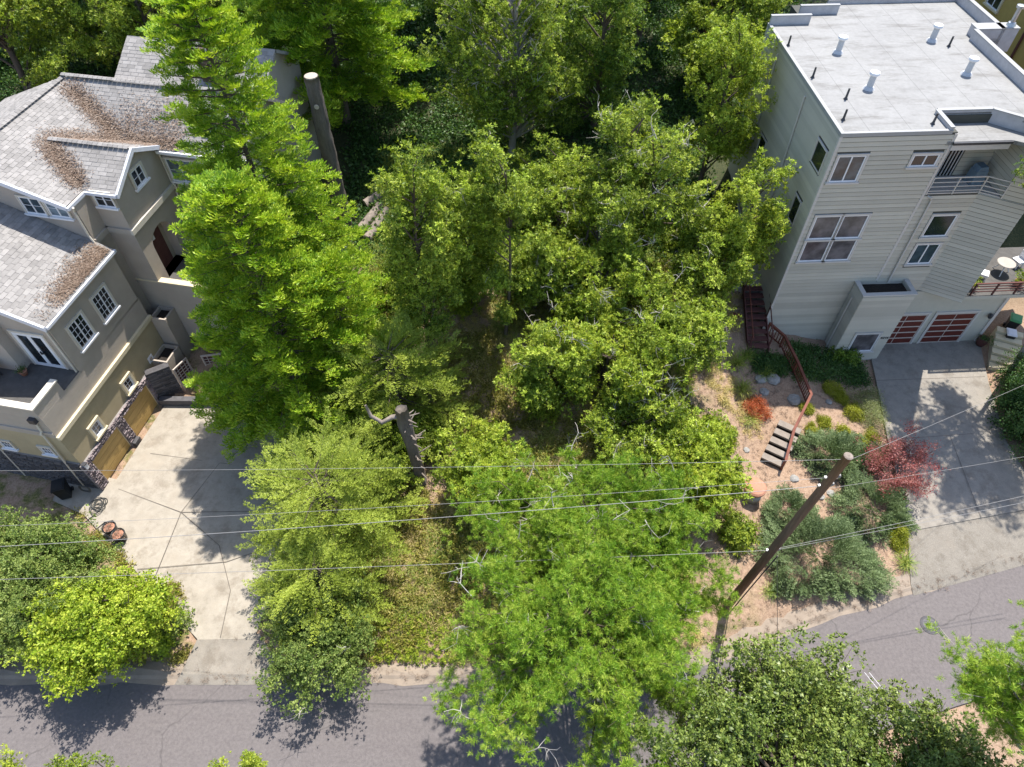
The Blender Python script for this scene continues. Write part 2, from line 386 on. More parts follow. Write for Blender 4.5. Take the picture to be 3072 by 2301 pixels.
# road with its far edge on the kerb line
xs = np.concatenate([[-300, -120, -60], np.arange(-40, 45, 1.0), [60, 120, 300]])
V = []; F = []
for i, x in enumerate(xs):
    e = yk(x); V += [(x, e, .0), (x, e - 5.3, .01)]
    if i: F.append((2 * i - 2, 2 * i - 1, 2 * i + 1, 2 * i))
rd = MB().add(V, F).build('road', 'asphalt'); tag(rd, kind='structure')
V = []; F = []
for i, x in enumerate(xs):
    e = float(yk(x)); wv = .06 * math.sin(x * 1.7) + .04 * math.sin(x * 4.1)
    w2 = wv * 1.6; V += [(x, e - .12 + wv, .006), (x, e + .10, .04), (x, e + .24, .11), (x, e + .50 + w2 + (.35 if x > 10 else 0), .14), (x, e + .95 + (.2 if x > 10 else 0), .0)]
    if i:
        for k in range(4): F.append((5 * i - 5 + k, 5 * i + k, 5 * i + k + 1, 5 * i - 5 + k + 1)[::-1])
kb = MB().add(V, F).build('kerb', 'kerb_concrete'); tag(kb, kind='structure')
ld = sheet('driveway', LEFT_DRIVE, 'drive_left'); rdv = sheet('driveway', RIGHT_DRIVE, 'drive_right')
def strip_sheet(name, rows, mat):
    n = len(rows[0]); V = [p for r_ in rows for p in r_]; F = [(i * n + k, i * n + k + 1, (i + 1) * n + k + 1, (i + 1) * n + k) for i in range(len(rows) - 1) for k in range(n - 1)]
    m = len(V); V += [(x, y, z - .15) for x, y, z in V]; F += [(i * n, (i + 1) * n, (i + 1) * n + m, i * n + m) for i in range(len(rows) - 1)] + [(i * n + n - 1, i * n + n - 1 + m, (i + 1) * n + n - 1 + m, (i + 1) * n + n - 1) for i in range(len(rows) - 1)]
    return tag(MB().add(V, F).build(name, mat), kind='structure')
strip_sheet('driveway_apron', [[(-15.5, 9.2, .012), (-10.2, 9.2, .012)], [(-15.3, 9.62, .155), (-10.5, 9.62, .155)], [(-14.95, 11.5, .125), (-12.1, 11.5, .125)]], 'apron_left')
ra = [20.0, 22.0, 24.0, 26.3, 30.0, 34.0]
strip_sheet('driveway_apron', [[(x, float(yk(x)) - .16, .010) for x in ra], [(x, float(yk(x)) + .35, .155) for x in ra], [(20.84 + (x - 20) * .94, 17.0 + (x - 20) * .187, .405 + (x - 20) * .0055) for x in ra]], 'apron_grit')
def plane_z(P):
    co = np.linalg.lstsq(np.array([(p[0], p[1], 1) for p in P]), np.array([p[2] for p in P]), rcond=None)[0]
    return lambda x, y: float(co[0] * x + co[1] * y + co[2])
zl = plane_z(LEFT_DRIVE); zr = plane_z(RIGHT_DRIVE)
def strip(name, pts, w_, mat, zf, parent=None, dz=.012):
    mb = MB()
    for (x0, y0), (x1, y1) in zip(pts[:-1], pts[1:]):
        d = np.array([x1 - x0, y1 - y0]); d /= np.linalg.norm(d); n = np.array([-d[1], d[0]]) * w_ / 2
        q = [(x0 + n[0], y0 + n[1]), (x1 + n[0], y1 + n[1]), (x1 - n[0], y1 - n[1]), (x0 - n[0], y0 - n[1])]
        mb.add([(a, b, zf(a, b) + dz) for a, b in q], [(0, 1, 2, 3)])
    return mb.build(name, mat, parent)
for pts in ([(-21.6, 19.3), (-17.74, 17.9), (-12.0, 18.0)], [(-15.6, 23.2), (-17.74, 17.9), (-18.0, 13.9)], [(-17.74, 17.9), (-15.2, 16.0), (-14.0, 13.6), (-13.9, 11.3)],
            [(-19.0, 14.7), (-14.6, 15.1), (-11.8, 16.2)], [(-20.6, 21.6), (-15.9, 20.9)]):
    strip('control_joint', pts, .03, 'joint_dirt', zl, ld, .035)
for pts in ([(21.55, 22.35), (28.3, 22.9)], [(22.2, 26.6), (29.0, 26.9)], [(24.9, 17.5), (25.2, 22.6)]):
    strip('control_joint', pts, .03, 'joint_dirt', zr, rdv, .035)

# ------------------------------------------------------------------ left house
LH = empty('stucco_house', (-22.44, 19.83, 0), R(-11), 'grey stucco house with shingle roofs and two ochre garage doors', 'house')
def part(name, mb, mat, parent=None): return mb.build(name, mat, parent)
w_low = part('wall', MB().box(-10, 0, -.45, 8.2, -.4, 5.05), 'stucco_ochre', LH)
w_mid = part('wall', MB().prism([(-.45 - 0, 5.05), (8.2, 5.05), (8.2, 6.62), (-.45, 6.62)], -10, 0, 'x'), 'stucco', LH)
part('parapet', MB().box(-.25, -.003, -.447, 1.37, 6.62, 7.40), 'stucco', LH)
part('parapet', MB().box(-10, -.25, -.447, -.2, 6.62, 7.40), 'stucco', LH)
part('parapet_cap', MB().box(-.30, .05, -.50, 1.40, 7.40, 7.48), 'stucco_cap', LH)
part('parapet_cap', MB().box(-10, -.30, -.50, -.15, 7.40, 7.478), 'stucco_cap', LH)
part('balcony_floor', MB().box(-10, -.26, -.19, 2.7, 6.62, 6.66), 'deck_floor', LH)
part('balcony_floor', MB().box(-.26, -.02, 1.42, 2.66, 6.62, 6.655), 'deck_floor', LH)
w_up = part('wall', MB().prism([(0, 6.5), (0, 10.12), (-10, 14.3), (-10, 6.5)], 2.68, 8.15, 'y'), 'stucco', LH)
part('wall', MB().box(-10, -2.75, 2.1, 2.68, 6.63, 9.6), 'stucco', LH)
w_rear = part('wall', MB().prism([(-.6, 2), (-.6, 12.8), (-5.5, 14.55), (-10, 12.8), (-10, 2)], 8.15, 16.2, 'y'), 'stucco', LH)
# bay with an arched entry
w_bay = part('wall', MB().prism([(9.29, 3), (9.29, 12.8), (11.45, 13.86), (13.6, 12.8), (13.6, 3)], -1, .2, 'x'), 'stucco', LH)
mb = MB().box(.2, .83, 9.29, 10.15, 3, 12.8).box(.2, .83, 12.05, 13.6, 3, 12.8).box(.2, .83, 10.15, 12.05, 3, 6.55)
arc = [(11.1 + .95 * math.cos(a), 8.7 + .8 * math.sin(a)) for a in np.linspace(0, math.pi, 13)]
for (y0, z0), (y1, z1) in zip(arc[:-1], arc[1:]):
    mb.add([(.2, y0, z0), (.2, y1, z1), (.2, y1, 12.8), (.2, y0, 12.8), (.83, y0, z0), (.83, y1, z1), (.83, y1, 12.8), (.83, y0, 12.8)],
           [(4, 7, 6, 5), (0, 1, 2, 3), (0, 4, 5, 1), (3, 2, 6, 7)])
mb.prism([(9.29, 12.8), (11.45, 13.86), (13.6, 12.8)], .2, .83, 'x')
part('entry_wall', mb, 'stucco', LH)
dr = part('front_door', MB().box(.2, .26, 10.5, 11.7, 6.6, 9.1), 'red_wood_dark', LH)
part('handle', MB().box(.26, .31, 10.6, 10.66, 7.5, 7.75), 'metal_grey', dr)
w_wing = part('wall', MB().prism([(13.6, 2), (13.6, 12.8), (16.3, 14.72), (19, 12.8), (19, 2)], -5, 5.6, 'x'), 'stucco', LH)
part('courtyard_wall', MB().box(-.6, 6.5, 9.28, 9.55, 2.5, 6.95), 'stucco', LH)
part('courtyard_wall_cap', MB().box(-.6, 6.55, 9.22, 9.6, 6.95, 7.03), 'cream_trim', LH)
part('entry_floor', MB().box(.2, 6.5, 9.55, 13.6, 6.3, 6.55), 'deck_floor', LH)
# belts and bands
part('belt_course', MB().box(-.002, .16, -.5, 8.26, 5.0, 5.24), 'cream_trim', LH)
part('belt_course', MB().box(-10, .0, -.53, -.452, 5.42, 5.56), 'stucco', LH)
part('belt_course', MB().box(-.6, -.48, 8.15, 9.29, 10.32, 10.62), 'stucco', LH)
part('belt_course', MB().box(-.6, .83, 9.17, 9.288, 10.32, 10.62), 'stucco', LH)
part('belt_course', MB().box(.832, .97, 9.15, 13.6, 10.32, 10.62), 'stucco_cap', LH)
part('belt_course', MB().box(.83, 5.62, 13.5, 13.598, 9.45, 9.75), 'stucco', LH)
# planters in the corner
for (x0, x1, y0, y1, z) in ((0, .95, 8.22, 9.26, 5.0), (0.0, 1.0, 6.75, 8.1, 2.95)):
    p_ = part('planter', MB().box(x0, x1, y0, y0 + .1, .3, z).box(x0, x1, y1 - .1, y1, .3, z).box(x1 - .1, x1, y0 + .1, y1 - .1, .3, z).box(x0, x0 + .1, y0 + .1, y1 - .1, .3, z), 'stucco', LH)
    part('soil', MB().box(x0 + .1, x1 - .1, y0 + .1, y1 - .1, .3, z - .25), 'dark_soil', p_)

# roofs: slab + shingles as separate slabs
def rot_roof(o, u, v, n, parent, name='roof'): pass
def roof_slope(parent, eave0, along, up, L, Sl, objs=0, sw=.46, sh=.225, th=.16, name='roof'):
    """eave0: corner on the eave; along: unit vec on the eave; up: unit vec up the slope; L eave length; Sl slope length"""
    e = np.array(eave0, float); a = np.array(along, float); a /= np.linalg.norm(a); u = np.array(up, float); u /= np.linalg.norm(u)
    n = np.cross(a, u); n = n if n[2] > 0 else -n
    r_ = MB().obox(e - n * th, a * L, u * Sl, n * th).build(name, 'shingle', parent)
    rows = int(Sl / sh); cols = int(L / sw) + 1; k = 0; rest = MB()
    base = MB().obox((0, 0, 0), (1, 0, 0), (0, 1, 0), (0, 0, 1))
    cache = {}
    for i in range(rows):
        off = (.5 * (i % 2) + .13 * (i % 3)) * sw
        for j in range(-1, cols):
            s0 = j * sw + off; s1 = s0 + sw - .018
            s0 = max(s0, 0.0); s1 = min(s1, L)
            if s1 - s0 < .06: continue
            lift = rng.uniform(.012, .024); tilt = rng.uniform(.006, .012)
            o = e + a * s0 + u * (i * sh - .03) + n * .004
            du = u * (sh + .035) + n * 0.0
            P = [o, o + a * (s1 - s0), o + a * (s1 - s0) + du, o + du]
            top = [P[0] + n * lift, P[1] + n * lift, P[2] + n * .005, P[3] + n * .005]
            f = [(4, 5, 6, 7), (0, 1, 5, 4), (1, 2, 6, 5), (3, 0, 4, 7)]
            if k < objs:
                MB().add(P + top, f).build('shingle', 'shingle', r_)
            else: rest.add(P + top, f)
            k += 1
    if rest.f: tag(rest.build('shingles', 'shingle', r_), kind='stuff')
    return r_
def nz(v): v = np.array(v, float); return v / np.linalg.norm(v)
sl_ = .42
lowroof = roof_slope(LH, (.28, 2.42, 10.16), (0, 1, 0), (-1, 0, sl_), 5.7, 8.6, 300)
mainroof = roof_slope(LH, (-.72, 7.85, 12.86), (0, 1, 0), (-1, 0, .37), 8.7, 5.1, 0)
roof_slope(LH, (-10.3, 16.5, 12.86), (0, -1, 0), (1, 0, .37), 8.7, 5.1, 0)
wingroof = roof_slope(LH, (-5.5, 13.3, 12.84), (1, 0, 0), (0, 1, .63), 11.6, 3.55, 0)
roof_slope(LH, (6.1, 19.3, 12.84), (-1, 0, 0), (0, -1, .63), 11.6, 3.55, 0)
bayroof = roof_slope(LH, (-3.9, 9.25, 12.84), (1, 0, 0), (0, 1, .52), 5.0, 2.5, 0)
roof_slope(LH, (1.1, 13.65, 12.84), (-1, 0, 0), (0, -1, .52), 5.0, 2.5, 0)
part('wall', MB().prism([(16.5, 2), (16.5, 13.9), (19.6, 15.55), (22.6, 13.9), (22.6, 2)], -2.8, 5.4, 'x'), 'stucco', LH)
roof_slope(LH, (-3.1, 16.3, 13.86), (1, 0, 0), (0, 1, .55), 8.9, 3.78, 0)
roof_slope(LH, (5.8, 22.9, 13.86), (-1, 0, 0), (0, -1, .55), 8.9, 3.78, 0)
# ridge caps
for (p0, p1) in (((-5.5, 7.85, 14.72), (-5.5, 16.3, 14.72)), ((-5.5, 16.33, 14.86), (6.1, 16.33, 14.86)), ((-3.4, 11.45, 14.09), (1.1, 11.45, 14.09))):
    d = np.array(p1) - np.array(p0); Lr = np.linalg.norm(d); d /= Lr; sdv = np.array([-d[1], d[0], 0])
    mb = MB(); s_ = 0
    while s_ < Lr - .05:
        o = np.array(p0) + d * s_
        for sg in (-1, 1):
            mb.obox(o + np.array([0, 0, .03]), d * .26, sdv * sg * .15 + np.array([0, 0, -.06]), np.array([0, 0, .02]))
        s_ += .28
    part('ridge_cap', mb, 'shingle', LH)
# fascias and gutters
part('gutter', MB().box(.29, .42, 2.40, 8.14, 10.0, 10.14), 'fascia_paint', LH)
def slope_board(p0, p1, h, t, mat='fascia_paint', name='rake_board'):
    p0 = np.array(p0, float); p1 = np.array(p1, float); MBx = MB().obox(p0, p1 - p0, np.array(t, float), (0, 0, -h)); return part(name, MBx, mat, LH)
slope_board((.30, 2.30, 10.20), (-8.3, 2.30, 10.20 + 8.6 * sl_), .28, (0, .11, 0))
slope_board((-.70, 7.72, 12.90), (-5.5, 7.72, 12.9 + 4.8 * .37), .26, (0, .12, 0))
part('gutter', MB().box(-.70, -.56, 7.75, 9.27, 12.66, 12.82), 'fascia_paint', LH)
part('gutter', MB().box(-.56, 1.12, 9.10, 9.24, 12.66, 12.82), 'fascia_paint', LH)
slope_board((1.11, 9.16, 12.87), (1.11, 11.45, 12.87 + 2.29 * .52), .24, (.12, 0, 0))
slope_board((1.11, 13.72, 12.87), (1.11, 11.45, 12.87 + 2.27 * .52), .24, (.12, 0, 0))
part('gutter', MB().box(1.0, 6.12, 13.13, 13.28, 12.66, 12.82), 'white_paint', LH)
# downpipes
for pts in ([(-.50, 7.98, 12.7), (-.66, 8.06, 12.4), (-.66, 8.06, 10.9), (-.45, 8.0, 10.35)], [(.9, 13.46, 12.6), (.9, 13.46, 10.7), (1.02, 13.46, 10.5), (1.02, 13.46, 10.2), (.92, 13.46, 10.0), (.92, 13.46, 6.6)],
            [(-.12, 2.60, 10.0), (-.12, 2.60, 6.66)], [(-.42, -.52, 6.6), (-.5, -.55, 5.7), (-.58, -.62, 5.5), (-.6, -.56, 5.3), (-1.0, -.56, .4)],
            [(-4.2, -.56, 6.5), (-4.6, -.56, .4)]):
    part('downpipe', MB().tube(pts, .055, 6), 'stucco_cap', LH)
part('scupper_head', MB().box(-.6, -.25, -.66, -.46, 6.45, 6.75), 'dark_metal', LH)

# windows
_pane = {}
def window(parent, o, u, n, w_, h_, cols, rows, sashes=1, fmat='white_paint', gmat='glass_dark', fw=.07, casing=.10, cmat='stucco_cap', sill=True, proud=.05, mun=.022, name='window'):
    """o: lower corner on the wall, u: unit vec along the wall, n: outward normal"""
    o, u, n = np.array(o, float), np.array(u, float), np.array(n, float); z = np.array([0, 0, 1.])
    mb = MB()
    def bar(a0, a1, z0, z1, d0, d1): mb.obox(o + u * a0 + z * z0 + n * d0, u * (a1 - a0), z * (z1 - z0), n * (d1 - d0))
    bar(0, w_, 0, fw, .0, proud); bar(0, w_, h_ - fw, h_, .0, proud); bar(0, fw, fw, h_ - fw, .0, proud); bar(w_ - fw, w_, fw, h_ - fw, .0, proud)
    sw = (w_ - fw) / sashes
    for s in range(1, sashes): bar(s * sw, s * sw + fw, fw, h_ - fw, .0, proud)
    win = mb.build(name, fmat, parent)
    if casing:
        cb = MB()
        def cbar(a0, a1, z0, z1, d1): cb.obox(o + u * a0 + z * z0 + n * .0, u * (a1 - a0), z * (z1 - z0), n * d1)
        c = casing; cbar(-c, w_ + c, h_, h_ + c, proud + .03); cbar(-c, 0, 0, h_, proud + .028); cbar(w_, w_ + c, 0, h_, proud + .028)
        cb.build('casing', cmat, win)
        if sill: MB().obox(o - u * (c + .05) - z * .10 + n * 0, u * (w_ + 2 * c + .1), z * .10, n * (proud + .10)).build('sill', cmat if cmat != 'stucco_cap' else 'white_paint', win)
    for s in range(sashes):
        a0 = s * sw + fw; pw = (sw - fw - mun * (cols - 1)) / cols; ph = (h_ - 2 * fw - mun * (rows - 1)) / rows
        mm = MB()
        for i in range(1, cols): mm.obox(o + u * (a0 + i * pw + (i - 1) * mun) + z * fw, u * mun, z * (h_ - 2 * fw), n * .038)
        for j in range(1, rows): mm.obox(o + u * a0 + z * (fw + j * ph + (j - 1) * mun), u * (sw - fw), z * mun, n * .036)
        if mm.f: mm.build('muntin', fmat, win)
        for i in range(cols):
            for j in range(rows):
                MB().obox(o + u * (a0 + i * (pw + mun)) + z * (fw + j * (ph + mun)) + n * .002, u * pw, z * ph, n * .018).build('pane', gmat, win)
    return win
UX, UY = (1, 0, 0), (0, 1, 0)
window(LH, (.002, 3.48, 7.38), UY, UX, 1.14, 1.58, 2, 4, 2)
window(LH, (.002, 5.52, 7.38), UY, UX, 1.14, 1.58, 2, 4, 2)
window(LH, (.002, 4.22, 3.02), UY, UX, .66, .82, 2, 2, 1, cmat='cream_trim', proud=.12, casing=.14)
window(LH, (.002, 1.10, 3.02), UY, UX, .66, .82, 2, 2, 1, cmat='cream_trim', proud=.12, casing=.14, gmat='glass_warm')
window(LH, (-1.7, -.452, 3.35), UX, (0, -1, 0), .62, .62, 3, 2, 1, gmat='glass_warm')
window(LH, (-4.1, -.452, 3.25), UX, (0, -1, 0), .62, .62, 3, 2, 1)
window(LH, (-3.55, 8.148, 11.9), UX, (0, -1, 0), 1.12, .98, 1, 2, 2, gmat='glass_blue', casing=.09)
window(LH, (-2.2, 8.148, 11.9), UX, (0, -1, 0), 1.10, .98, 1, 2, 2, gmat='glass_skyblue', casing=.09)
window(LH, (-.32, 9.288, 11.95), UX, (0, -1, 0), 1.02, .86, 1, 2, 2, casing=.07)
window(LH, (.832, 10.92, 11.98), UY, UX, .94, .92, 1, 2, 2, casing=.12)
window(LH, (1.0, 13.598, 10.75), UX, (0, -1, 0), 2.3, 1.4, 1, 2, 3, gmat='glass_skyblue', casing=.1)
window(LH, (3.7, 13.598, 10.75), UX, (0, -1, 0), 1.5, 1.4, 1, 2, 3, gmat='glass_blue', casing=.1)
window(LH, (2.0, 13.598, 7.2), UX, (0, -1, 0), 1.6, 1.5, 1, 2, 2, gmat='glass_blue', casing=.1)
dw = window(LH, (-2.35, 2.678, 6.72), UX, (0, -1, 0), 1.72, 2.42, 1, 1, 2, fw=.2, casing=.1, sill=False, name='french_door')
part('handle', MB().box(-1.42, -1.30, 2.56, 2.63, 7.75, 7.80).box(-1.44, -1.40, 2.56, 2.66, 7.70, 7.9), 'dark_metal', dw)
# garage doors: boards inside a stone surround
for y0, y1 in ((-.02, 2.40), (2.98, 5.46)):
    gd = part('garage_door', MB().box(0.0, .03, y0, y1, .36, 2.36), 'garage_wood', LH)
    n = 4
    for j in range(n):
        za = .40 + j * .485
        MB().box(.03, .055, y0 + .05, y1 - .05, za, za + .465).build('door_panel', 'garage_wood', gd)
    part('door_track', MB().box(.03, .09, y0 + .01, y0 + .05, .36, 2.36).box(.03, .09, y1 - .05, y1 - .01, .36, 2.36), 'cream_trim', gd)
def stones(area, xo, th, size=(.16, .32), rowh=(.09, .14), mat='stone_veneer', seed=3):
    """random coursed stones on plane x=xo filling (y0,y1,z0,z1)"""
    r = random.Random(seed); mb = MB()
    for (y0, y1, z0, z1) in area:
        mb_z = z0
        while mb_z < z1 - .03:
            hh = min(r.uniform(*rowh), z1 - mb_z); y = y0
            while y < y1 - .03:
                ww = min(r.uniform(*size), y1 - y); t_ = th * r.uniform(.55, 1.15); i = .012
                a, b_, c, d = y + i, y + ww - i, mb_z + i, mb_z + hh - i; q = .018
                mb.add([(xo, a, c), (xo, b_, c), (xo, b_, d), (xo, a, d), (xo + t_, a + q, c + q), (xo + t_, b_ - q, c + q), (xo + t_, b_ - q, d - q), (xo + t_, a + q, d - q)],
                       [(4, 5, 6, 7), (0, 1, 5, 4), (1, 2, 6, 5), (2, 3, 7, 6), (3, 0, 4, 7)])
                y += ww
            mb_z += hh
    return mb
sv = part('stone_surround', MB().box(0, .12, -.62, -.02, .2, 2.72).box(0, .12, 2.40, 2.98, .2, 2.72).box(0, .12, 5.46, 6.25, .2, 2.72).box(0, .118, -.02, 2.40, 2.36, 2.72).box(0, .118, 2.98, 5.46, 2.36, 2.72), 'mortar', LH)
tag(part('stones', stones([(-.66, -.02, .2, 2.74), (2.38, 3.0, .2, 2.4), (5.44, 6.28, .2, 2.74), (-.02, 5.46, 2.36, 2.76)], .12, .10), 'stone_veneer', sv), kind='stuff')
part('plinth', MB().box(0, .42, 2.44, 2.94, .2, .62), 'stone_dark', sv); part('plinth', MB().box(0, .3, 5.5, 6.2, .2, .6), 'stone_dark', sv)
sb_ = part('stone_base', MB().box(-10, -.02, -.53, -.451, -.2, 2.85), 'mortar', LH)
_sm = stones([(-10, 0, .2, 2.85)], 0, .05, (.25, .5), (.12, .17), seed=9); _sm.v = [(y, -.53 - x, z) for x, y, z in _sm.v]; tag(part('stones', _sm, 'stone_dark', sb_), kind='stuff')
# angled stone wing wall with large coursed blocks, each its own piece
c45, s45 = math.cos(R(42)), math.sin(R(42))
ww_o = np.array([.2, 5.72, .2]); wd = np.array([c45, s45, 0]); wn = np.array([s45, -c45, 0])
wing = part('wing_wall', MB().obox(ww_o, wd * 1.3, -wn * .3, (0, 0, 2.6)), 'mortar', LH)
zz_ = .22; k = 0
while zz_ < 2.75:
    s_ = -.02
    while s_ < 1.28:
        L_ = min(random.uniform(.3, .62), 1.32 - s_)
        if L_ > .08: MB().obox(ww_o + wd * (s_ + .012) + np.array([0, 0, zz_ - .2 + .012]), wd * (L_ - .024), (0, 0, .146), wn * random.uniform(.04, .075)).build('stone', 'stone_dark', wing)
        s_ += L_
    zz_ += .17
part('coping', MB().obox(ww_o + np.array([0, 0, 2.6]) + wn * .08, wd * 1.32, -wn * .42, (0, 0, .1)), 'stone_dark', wing)
# gate panels
for (ox, oy, ang, W_) in ((1.22, 6.62, 75, 1.1), (2.3, 8.0, 20, 1.3)):
    d = np.array([math.cos(R(ang)), math.sin(R(ang)), 0]); n_ = np.array([d[1], -d[0], 0]); o = np.array([ox, oy, .5])
    gt = part('gate', MB().obox(o, d * .09, n_ * .08, (0, 0, 2.0)).obox(o + d * (W_ - .09), d * .09, n_ * .08, (0, 0, 2.0)).obox(o + d * .09, d * (W_ - .18), n_ * .08, (0, 0, .1)).obox(o + d * .09 + np.array([0, 0, 1.9]), d * (W_ - .18), n_ * .08, (0, 0, .1)), 'garage_rail', LH)
    for q in range(1, 4):
        MB().obox(o + d * (W_ * q / 4 - .02) + np.array([0, 0, .1]) + n_ * .02, d * .04, n_ * .03, (0, 0, 1.8)).build('slat', 'garage_rail', gt)
    for q in range(1, 8):
        MB().obox(o + d * .09 + np.array([0, 0, .1 + .22 * q]) + n_ * .052, d * (W_ - .18), n_ * .02, (0, 0, .04)).build('slat', 'garage_rail', gt)
    part('backing', MB().obox(o + d * .09 + np.array([0, 0, .1]) - n_ * .02, d * (W_ - .18), n_ * .02, (0, 0, 1.8)), 'red_wood_dark', gt)
lw = MB()
lw.obox((.35, 5.35, .3), (4.8, .9, 0), (-.06, .35, 0), (0, 0, .62)); part('retaining_wall', lw, 'stone_dark', LH)
# wall lamps and number plaque
for (x, y, z, nx_, ny_) in ((.2, 5.86, 2.35, 1, 0), (.2, -.45, 2.45, 1, 0), (-3.4, 2.1, 7.9, 0, -1), (.28, 10.9, 8.6, 1, 0)):
    l_ = part('wall_lamp', MB().box(x - .09, x + .09, y - .09, y + .09, z, z + .36), 'white_paint', LH)
    part('lamp_cap', MB().prism([(x - .12, y - .12), (x + .12, y - .12), (x + .12, y + .12), (x - .12, y + .12)], z + .36, z + .41), 'dark_metal', l_)
part('number_plaque', MB().obox((.0, 6.55, 2.86), (0, .42, 0), (0, 0, .42), (.04, 0, 0)), 'white_paint', LH)
part('plaque_centre', MB().obox((.04, 6.66, 2.97), (0, .2, 0), (0, 0, .2), (.012, 0, 0)), 'stucco', LH)
# chimney chase
ch = part('chimney', MB().box(2.2, 3.3, 17.5, 18.6, 13, 15.9).box(2.1, 3.4, 17.4, 18.7, 15.9, 16.1), 'bark', LH)
part('flue', MB().lathe([(.22, 0), (.16, .4), (.16, 1.2), (.24, 1.2), (.24, 1.7), (.1, 1.75)], (2.75, 18.05, 16.1), 12), 'metal_grey', ch)
for x in (3.4, 4.7):
    o = np.array([x, 14.2, 12.84 + .9 * .63 + .05]); u_ = nz((0, 1, .63))
    sk = part('skylight', MB().obox(o, (.9, 0, 0), u_ * 1.1, nz((0, -.63, 1)) * .14), 'dark_metal', LH)
    MB().obox(o + np.array([.08, 0, 0]) + u_ * .08 + nz((0, -.63, 1)) * .14, (.74, 0, 0), u_ * .94, nz((0, -.63, 1)) * .02).build('pane', 'glass_blue', sk)

# ------------------------------------------------------------------ right house
RH = empty('flat_roofed_house', (28.82, 29.81, 0), R(3), 'tall flat-roofed house with grey-green lap siding and white roof', 'house')
def siding(wall, o, u, n, L, z0, z1, holes=(), ex=.255, mat='siding'):
    o, u, n = np.array(o, float), np.array(u, float), np.array(n, float); z = z0; up = np.array([0, 0, 1.])
    while z < z1 - .03:
        zt = min(z + ex, z1); iv = [(0, L)]
        for (a, b, c, d) in holes:
            if c < zt - .02 and d > z + .02:
                nv = []
                for s, e in iv:
                    if b <= s or a >= e: nv.append((s, e)); continue
                    if a > s: nv.append((s, a))
                    if b < e: nv.append((b, e))
                iv = nv
        for s, e in iv:
            if e - s < .03: continue
            p0 = o + u * s + up * (z + .045); p1 = o + u * e + up * (z + .045); q = up * (zt - z - .045)
            MB().add([p0, p1, p1 + n * .05, p0 + n * .05, p0 + q, p1 + q, p1 + q + n * .008, p0 + q + n * .008],
                     [(0, 3, 2, 1), (2, 3, 7, 6), (4, 5, 6, 7)[::-1], (0, 4, 7, 3), (1, 2, 6, 5)]).build('board', mat, wall)
        z = zt
XL, XR, YF, ZT = -13.41, -7.8, .16, 15.84
rw = part('wall', MB().box(XL, XR, YF, 12, -.2, 15.66), 'siding_lap_shadow', RH)
fw_h = [(.28, 1.66, 13.15, 14.6), (4.0, 5.3, 13.9, 14.55), (.42, 3.25, 8.02, 11.08)]
# front face boards
cas = .12
def grow(h, c=cas): return [(a - c, b + c, z0 - c, z1 + c) for a, b, z0, z1 in h]
siding(rw, (XL, YF, 0), (1, 0, 0), (0, -1, 0), XR - XL, .75, 15.55, grow(fw_h))
lw_h = [(.55, 1.8, 13.2, 14.45), (7.3, 8.3, 9.6, 10.9), (1.1, 1.95, 9.6, 11.1)]
siding(rw, (XL, YF, 0), (0, 1, 0), (-1, 0, 0), 11.84, 1.6, 15.55, grow(lw_h, .06))
part('corner_board', MB().box(XL - .045, XL + .09, YF - .045, YF, .7, 15.6).box(XL - .045, XL, YF, YF + .09, .7, 15.6), 'siding_trim', RH)
part('corner_board', MB().box(XR - .12, XR + .02, YF - .048, YF, 6.4, 15.6), 'siding_trim', RH)
def rwin(x, z0, w_, h_, sashes, g, y=YF, rows=1, **k):
    return window(RH, (x, y, z0), UX, (0, -1, 0), w_, h_, 1, rows, sashes, gmat=g, casing=.10, cmat='siding_trim', sill=True, proud=.05, fw=.065, **k)
rwin(XL + .28, 13.15, 1.38, 1.45, 2, 'glass_blue'); rwin(XL + 4.0, 13.9, 1.3, .65, 2, 'glass_dark')
rwin(XL + .42, 9.58, 1.36, 1.5, 1, 'glass_warm'); rwin(XL + 1.88, 9.58, 1.36, 1.5, 1, 'glass_warm')
rwin(XL + .42, 8.04, 1.36, 1.42, 1, 'glass_warm'); rwin(XL + 1.88, 8.04, 1.36, 1.42, 1, 'glass_warm')
for (a, b, z0, z1) in lw_h:
    window(RH, (XL, YF + a, z0), UY, (-1, 0, 0), b - a, z1 - z0, 1, 1, 1, gmat='glass_dark', casing=.05, cmat='siding_trim', fmat='siding_trim', sill=False, fw=.06)
# lower level: beige stucco around the garage
ANG = [(-4.95, YF), (-2.95, -1.03)]
part('wall', MB().box(-7.8, .9, .02, 9, -.2, 5.5), 'beige_stucco', RH)
part('wall', MB().box(.72, .92, -.06, .02, .9, 5.2), 'siding_trim', RH)
# mid level with an angled prow
midp = [(-7.8, YF), (-4.95, YF), (-2.95, -1.03), (-2.6, -.6), (-2.6, 12), (-7.8, 12)]
mw = part('wall', MB().prism(midp, 5.5, 12.2), 'siding_lap_shadow', RH)
siding(mw, (-7.8, YF, 0), (1, 0, 0), (0, -1, 0), 2.85, 5.5, 12.1, grow([(1.12, 2.44, 9.5, 10.9), (1.16, 2.5, 7.58, 8.97)]))
rwin(-6.68, 9.5, 1.32, 1.4, 1, 'glass_dark'); rwin(-6.64, 7.58, 1.32, 1.4, 2, 'glass_blue')
pd = nz((2.0, -1.19, 0)); pn = np.array([pd[1], -pd[0], 0]); pL = math.hypot(2.0, 1.19)
siding(mw, (-4.95, YF, 0), pd, pn, pL, 5.5, 12.2)
